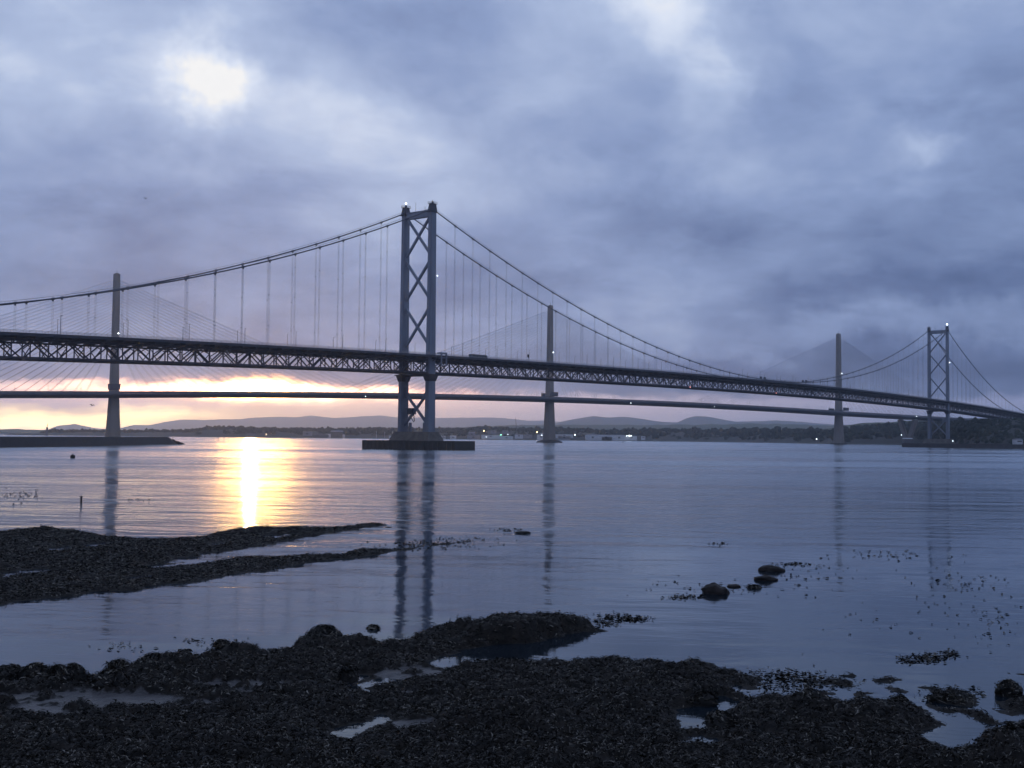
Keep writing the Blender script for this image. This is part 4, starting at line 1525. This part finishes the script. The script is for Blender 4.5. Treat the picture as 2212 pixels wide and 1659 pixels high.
def stones(x, y, cell, seed, fill=.75):
    """field of half-buried rounded stones: height in units of the cell"""
    cx, cy_ = np.floor(x / cell), np.floor(y / cell)
    out = np.zeros(x.shape)
    for i in (-1, 0, 1):
        for j in (-1, 0, 1):
            ix, iy = cx + i, cy_ + j
            px, py = (ix + .15 + .7 * _hash(ix, iy, seed)) * cell, (iy + .15 + .7 * _hash(ix, iy, seed + 1)) * cell
            r_ = cell * (.22 + .42 * _hash(ix, iy, seed + 2) ** 1.5)
            st = .75 + .6 * _hash(ix, iy, seed + 3)
            e = (((x - px) * st) ** 2 + ((y - py) / st) ** 2) / r_ ** 2
            h = np.sqrt(np.maximum(1 - e, 0)) * r_ / cell * (_hash(ix, iy, seed + 4) < fill)
            out = np.maximum(out, h)
    return out


def terrain(x, y):
    far = sstep(y, 55, 80)
    jx = x + (.85 + 1.0 * far) * fbm(x, y, 1.8 + 1.5 * far, 5, 51, .6)
    jy = y + (1.3 + 1.3 * far) * fbm(x, y, 1.8 + 1.5 * far, 5, 61, .6)
    sa, sb = sdf(jx, jy, PA), sdf(jx, jy, PB)
    for k in FINGERS:
        sa = np.maximum(sa, sdf(x + .5 * fbm(x, y, 1.5, 4, 55), y + .8 * fbm(x, y, 1.5, 4, 65), k))
    for k in PI_:
        sb = np.maximum(sb, sdf(jx, jy, k) * 1.)
    pool = np.full(x.shape, -1e9)
    for k in PP:
        pool = np.maximum(pool, sdf(jx, jy, k))
    sa, sb = np.minimum(sa, -pool), np.minimum(sb, -pool)
    s_ = np.maximum(sa, sb)
    z = .18 * sstep(s_, 0, .7) + .10 * sstep(s_, .3, 4) - .9 * sstep(-s_, 0, 1.6)
    lump = fbm(x, y, 2.4, 4, 5)
    z = z + sstep(s_, -.1, 1.4) * (.17 * lump + .24 * np.maximum(fbm(x, y, .95, 3, 15), -.1) + .09 * fbm(x, y, .38, 3, 25))
    z = z + sstep(s_, -.1, .3) * .05 * fbm(x, y, .22, 2, 35)
    wx, wy = x + .10 * fbm(x, y, .5, 3, 81), y + .10 * fbm(x, y, .5, 3, 83)
    rub = sstep(fbm(x, y, 5., 3, 45), -.35, .25)
    z = z + sstep(s_, -.1, 1.6) * (stones(wx, wy, 1.15, 300, .5) * .42 * rub + stones(wx, wy, .5, 320, .7) * .26 * (.35 + .65 * rub) + stones(wx, wy, .24, 340, .75) * .12)
    for mx, my, ra, rb, h in MOUNDS:
        cx, cy_, _ = ground(mx, my, h * .5)
        e = ((x - cx) / ra) ** 2 + ((y - cy_) / rb) ** 2
        z = z + h * np.exp(-e * 1.1) * (1 + .3 * lump) * sstep(s_, -.05, .5)
    z = z + .25 * sstep(34 - y, 0, 14)
    mud = np.zeros(x.shape)
    for mx, my, ra, rb in MUDS:
        cx, cy_, _ = ground(mx, my, .15)
        mud = np.maximum(mud, np.exp(-((x - cx) / ra) ** 2 - ((y - cy_) / rb) ** 2))
    mud = mud * (.78 + 1.1 * fbm(x, y, .9, 4, 71))
    fl_ = sstep(mud, .30, .55) * sstep(s_, 0, .6)
    z = z * (1 - .8 * fl_) + fl_ * (.05 + .03 * fbm(x, y, .6, 3, 73))
    ia = sa > sb
    z = np.where(ia & (z > 0), z * .6, z)
    return z, mud, s_, ia


na, nr = 820, 600
AZ = np.linspace(R(-32), R(32), na)
RR = 24. * (132. / 24.) ** np.linspace(0, 1, nr)
aa, rr = np.meshgrid(AZ, RR)
gx, gy = rr * np.sin(aa), rr * np.cos(aa)
gz, gmud, gs, isA = terrain(gx, gy)
keep = gz > -.22
quad_keep = keep[:-1, :-1] | keep[1:, :-1] | keep[:-1, 1:] | keep[1:, 1:]
idx = np.arange(na * nr).reshape(nr, na)
allq = np.stack([idx[:-1, :-1], idx[:-1, 1:], idx[1:, 1:], idx[1:, :-1]], -1)
quadA = isA[:-1, :-1]
pts = np.stack([gx, gy, gz], -1).reshape(-1, 3)


def sub_grid(name, mask, label):
    qd_ = allq[mask]
    used, inv = np.unique(qd_.ravel(), return_inverse=True)
    o_ = np_mesh(name, pts[used], inv.reshape(-1, 4), 'foreshore', smooth=True)
    at_ = o_.data.attributes.new('mud', 'FLOAT', 'POINT')
    at_.data.foreach_set('value', gmud.reshape(-1)[used].astype(np.float32))
    return tag(o_, label, kind='structure')


sub_grid('rock_reef', quad_keep & quadA, 'low forked reef of weedy rock at the left across the channel')
sub_grid('rocky_foreshore', quad_keep & ~quadA, 'dark weed covered rocky foreshore at the bottom')


# seaweed: curved ribbons lying over the rock
def fronds(name, base, nrm, length, width, label, parent=None, flat=.5):
    n_ = len(base)
    ang = RNG.uniform(0, 2 * math.pi, n_)
    d = np.stack([np.cos(ang), np.sin(ang), np.zeros(n_)], -1)
    d -= nrm * np.sum(d * nrm, -1, keepdims=True)
    d /= np.linalg.norm(d, axis=-1, keepdims=True) + 1e-9
    sd_ = np.cross(nrm, d)
    curl = RNG.normal(0, .5, n_)[:, None]
    Ls = (length * np.clip(RNG.lognormal(-.2, .4, n_), .3, 1.9))[:, None]
    Ws = (width * np.clip(RNG.lognormal(-.1, .3, n_), .5, 1.7))[:, None]
    lift = RNG.uniform(.15, .55, n_)[:, None] * flat
    rows = []
    for t, up_, wd in ((0., .0, .55), (.35, 1., 1.), (.7, .9, .95), (1., .15, .3)):
        c_ = base + d * Ls * t + sd_ * Ls * curl * t * t * .6 + nrm * (Ls * lift * up_ + .012)
        tw_ = sd_ * (Ws * wd / 2) + nrm * (Ws * wd * .35) * np.sin(curl * 3 + t * 3)
        rows += [c_ - tw_, c_ + tw_]
    V_ = np.stack(rows, 1).reshape(-1, 3)
    k = np.arange(n_)[:, None] * 8
    F_ = np.concatenate([k + np.array([[0, 1, 3, 2]]), k + np.array([[2, 3, 5, 4]]), k + np.array([[4, 5, 7, 6]])], 0)
    o_ = np_mesh(name, V_, F_, 'weed', parent)
    return tag(o_, label, kind='stuff')


gzx = np.gradient(gz, axis=1) / (rr * (AZ[1] - AZ[0]))
gzr = np.gradient(gz, axis=0) / np.gradient(rr, axis=0)
nx = -(gzx * np.cos(aa) + gzr * np.sin(aa))
ny = -(-gzx * np.sin(aa) + gzr * np.cos(aa))
NN = np.stack([nx, ny, np.ones_like(nx)], -1)
NN /= np.linalg.norm(NN, axis=-1, keepdims=True)
dens = fbm(gx, gy, 1.1, 3, 91)
ok = (gz > .03) & (gs > .05) & ((gmud < .42) | (dens > .55)) & (dens > -.62)


def scatter(mask, n_):
    ii = np.flatnonzero(mask.ravel())
    ii = RNG.choice(ii, n_)
    base = pts[ii].copy()
    r_ = rr.ravel()[ii]
    base[:, 0] += RNG.normal(0, 1, n_) * r_ * .0006
    base[:, 1] += RNG.normal(0, 1, n_) * r_ * .0016
    return base, NN.reshape(-1, 3)[ii], r_


b1, n1_, r1 = scatter(ok & ~isA, 200000)
fronds('seaweed', b1, n1_, .07 + r1 * .0017, .014 + r1 * .00034, 'tangled dark wrack draped over the near foreshore')
b1, n1_, r1 = scatter(ok & isA, 50000)
fronds('seaweed', b1, n1_, .07 + r1 * .0017, .016 + r1 * .0004, 'dark wrack covering the forked reef at the left')

# floating and half-drowned weed on the calm water at the right and along the reef tails
fl = []


def weed_patch(x, y, sx, sy, n_):
    for _ in range(n_):
        k = ground(x + RNG.normal(0, sx), y + RNG.normal(0, sy))
        fl.append((k[0], k[1], .015))


for a in [(1690, 1460, 50, 7, 200), (1760, 1472, 50, 6, 170), (1650, 1478, 30, 5, 60), (1730, 1487, 40, 6, 90), (2010, 1420, 30, 5, 160), (1985, 1428, 25, 4, 70), (2050, 1412, 12, 4, 30),
          (1480, 1291, 25, 2.5, 90), (1720, 1219, 28, 2, 70), (1900, 1200, 60, 6, 60), (2100, 1260, 60, 18, 60), (1560, 1270, 120, 10, 60), (1750, 1240, 50, 8, 40),
          (1365, 1338, 22, 3, 160), (1320, 1330, 18, 3, 60), (1300, 1345, 22, 5, 90), (930, 1178, 60, 5, 160), (1010, 1166, 40, 4, 60), (1100, 1146, 16, 2, 40), (2060, 1500, 40, 10, 90),
          (2140, 1350, 70, 30, 60), (1950, 1330, 120, 25, 30), (40, 1068, 30, 7, 50), (480, 1392, 30, 6, 40), (260, 1400, 40, 6, 26), (420, 1385, 20, 3, 20), (1550, 1175, 12, 1, 16), (305, 1079, 12, 1., 10)]:
    weed_patch(*a)
fl = np.array(fl)
fronds('floating_seaweed', fl, np.tile([0, 0, 1.], (len(fl), 1)), .08 + np.linalg.norm(fl[:, :2], axis=1) * .0016, .04 + np.linalg.norm(fl[:, :2], axis=1) * .0008,
       'scattered floating weed tips on the calm water', flat=.22)


# boulders, each one a thing
def boulder(x, y, wpx, hpx, label, seed, weedy=True, brown=False, depth=.8, z0=0.):
    gx_, gy_, _ = ground(x, y, z0)
    dist = math.hypot(gx_, gy_)
    w_ = wpx * dist / FOCAL
    h = max(hpx * (1.0 if weedy and x < 900 and wpx > 35 else .72) * dist / FOCAL, .1)
    if weedy and x < 900 and wpx > 35:
        z0 = .12
        gx_, gy_, _ = ground(x, y, z0)
    nu, nv = 26, 14
    th = np.linspace(0, 2 * math.pi, nu, endpoint=False)
    ph = np.linspace(-.5, math.pi / 2, nv)
    T_, Pn = np.meshgrid(th, ph)
    ux, uy, uz = np.cos(Pn) * np.cos(T_), np.cos(Pn) * np.sin(T_), np.sin(Pn)
    r_ = 1 + .34 * fbm(ux * 1.3 + seed * 3.1, uy * 1.3 + uz * 2.1, .9, 4, seed) + .18 * fbm(ux * 3 + uz, uy * 3 - uz * 2 + seed, .5, 3, seed + 9)
    x_, y_ = ux * r_ * w_ / 2, uy * r_ * w_ * depth / 2
    z_ = np.where(uz > 0, np.abs(uz) ** .7, uz) * h * (1 + .35 * fbm(x_ * 2.2 / w_, y_ * 2.2 / w_ + seed, .5, 4, seed + 3))
    V_ = np.stack([x_, y_, z_], -1).reshape(-1, 3)
    F_ = [(i * nu + j, i * nu + (j + 1) % nu, (i + 1) * nu + (j + 1) % nu, (i + 1) * nu + j) for i in range(nv - 1) for j in range(nu)]
    o_ = empty('boulder', (gx_, gy_ + w_ * depth * .25, z0))
    np_mesh('stone', V_, np.array(F_), 'boulder' if brown else 'rock', o_, smooth=True)
    if weedy:
        n_ = int(200 + 800 * min(w_ * w_ / 4, 1.5))
        ii = RNG.choice(np.flatnonzero(V_[:, 2] > .02), n_)
        base = V_[ii] + RNG.normal(0, .02, (n_, 3))
        nn = V_[ii] / np.array([w_ / 2, w_ * depth / 2, h]) ** 2
        nn /= np.linalg.norm(nn, axis=1, keepdims=True) + 1e-9
        o2 = fronds('wrack', base, nn, np.full(n_, .08 + dist * .0017), np.full(n_, .017 + dist * .0004), None, o_, .3)
    return tag(o_, label, 'boulder')


for i, a in enumerate([
        (1546, 1283, 60, 26, 'largest brown boulder standing alone in the calm water right of centre', False, True),
        (1668, 1234, 52, 15, 'flat pointed boulder beyond the lone brown boulder, farthest out', False, True),
        (1656, 1254, 46, 13, 'low flat boulder between the lone brown boulder and the pointed one', False, True),
        (1585, 1268, 28, 8, 'small low rock touching the right side of the lone brown boulder', False, True),
        (1630, 1271, 26, 6, 'thin low rock in line right of the lone brown boulder', True, False),
        (1130, 1152, 33, 6, 'small smooth rock off the tail of the left reef', False, False),
        (805, 1359, 24, 9, 'small dark rock in the channel just above the near shore, left of the tower reflections', True, False),
        (475, 1392, 26, 8, 'small dark rock in the channel at the left, upper of two', True, False),
        (481, 1401, 34, 6, 'low dark rock in the channel at the left, lower of two', True, False),
        (2182, 1505, 48, 38, 'round dark boulder in the water at the right edge', True, False),
        (1945, 1526, 38, 22, 'small square boulder at the edge of the weedy bank on the right', True, False),
        (1520, 1524, 58, 38, 'dark boulder on the point of the foreshore right of centre', True, False),
        (1558, 1573, 70, 40, 'long humped boulder beside the tide pool right of centre', True, False),
        (1762, 1540, 80, 40, 'broad brown boulder slab jutting into the water on the right', True, True),
        (2195, 1660, 150, 88, 'big weedy boulder filling the bottom right corner', True, False),
        (16, 1468, 64, 22, 'dark boulder at the far left end of the near shore', True, False),
        (72, 1468, 66, 24, 'rounded boulder second from the left end of the near shore', True, False),
        (122, 1462, 40, 20, 'small boulder third from the left end of the near shore', True, False),
        (157, 1480, 48, 36, 'tall dark boulder left of the muddy flat at the left', True, False),
        (250, 1458, 50, 24, 'boulder on the water edge right of the tall dark one at the left', True, False),
        (234, 1488, 68, 32, 'wide dark boulder behind the muddy flat at the left', True, False),
        (332, 1450, 76, 30, 'broad rounded boulder on the water edge left of centre', True, False),
        (395, 1434, 44, 22, 'small peaked boulder on the water edge left of centre', True, False),
        (664, 1485, 56, 16, 'flat dark stone lying in the muddy flat left of centre', False, False),
        (752, 1466, 40, 22, 'dark lump of rock left of the small tide pool', True, False),
        (700, 1398, 78, 38, 'peaked weedy boulder on the shore edge left of the tower reflections', True, False),
        (2045, 1518, 60, 20, 'low weedy rock on the bank left of the round boulder at the right edge', True, False)]):
    x, y, wpx, hpx, lab, wd, br_ = a
    boulder(x, y, wpx, hpx, lab, 100 + i * 7, wd, br_)

# ================================================================== HAZE
HZ = bpy.data.materials.new('evening_haze')
HZ.use_nodes = True
nt = HZ.node_tree
nt.nodes.clear()
pv = nt.nodes.new('ShaderNodeVolumePrincipled')
pv.inputs['Color'].default_value = (.78, .88, 1., 1)
pv.inputs['Density'].default_value = .00007
pv.inputs['Anisotropy'].default_value = .76
ou = nt.nodes.new('ShaderNodeOutputMaterial')
nt.links.new(pv.outputs[0], ou.inputs['Volume'])
M['haze'] = HZ
tag(MB().box(-17500, 17500, -80, 24500, -1.8, 475).build('haze', 'haze'), 'thin evening haze', kind='stuff')
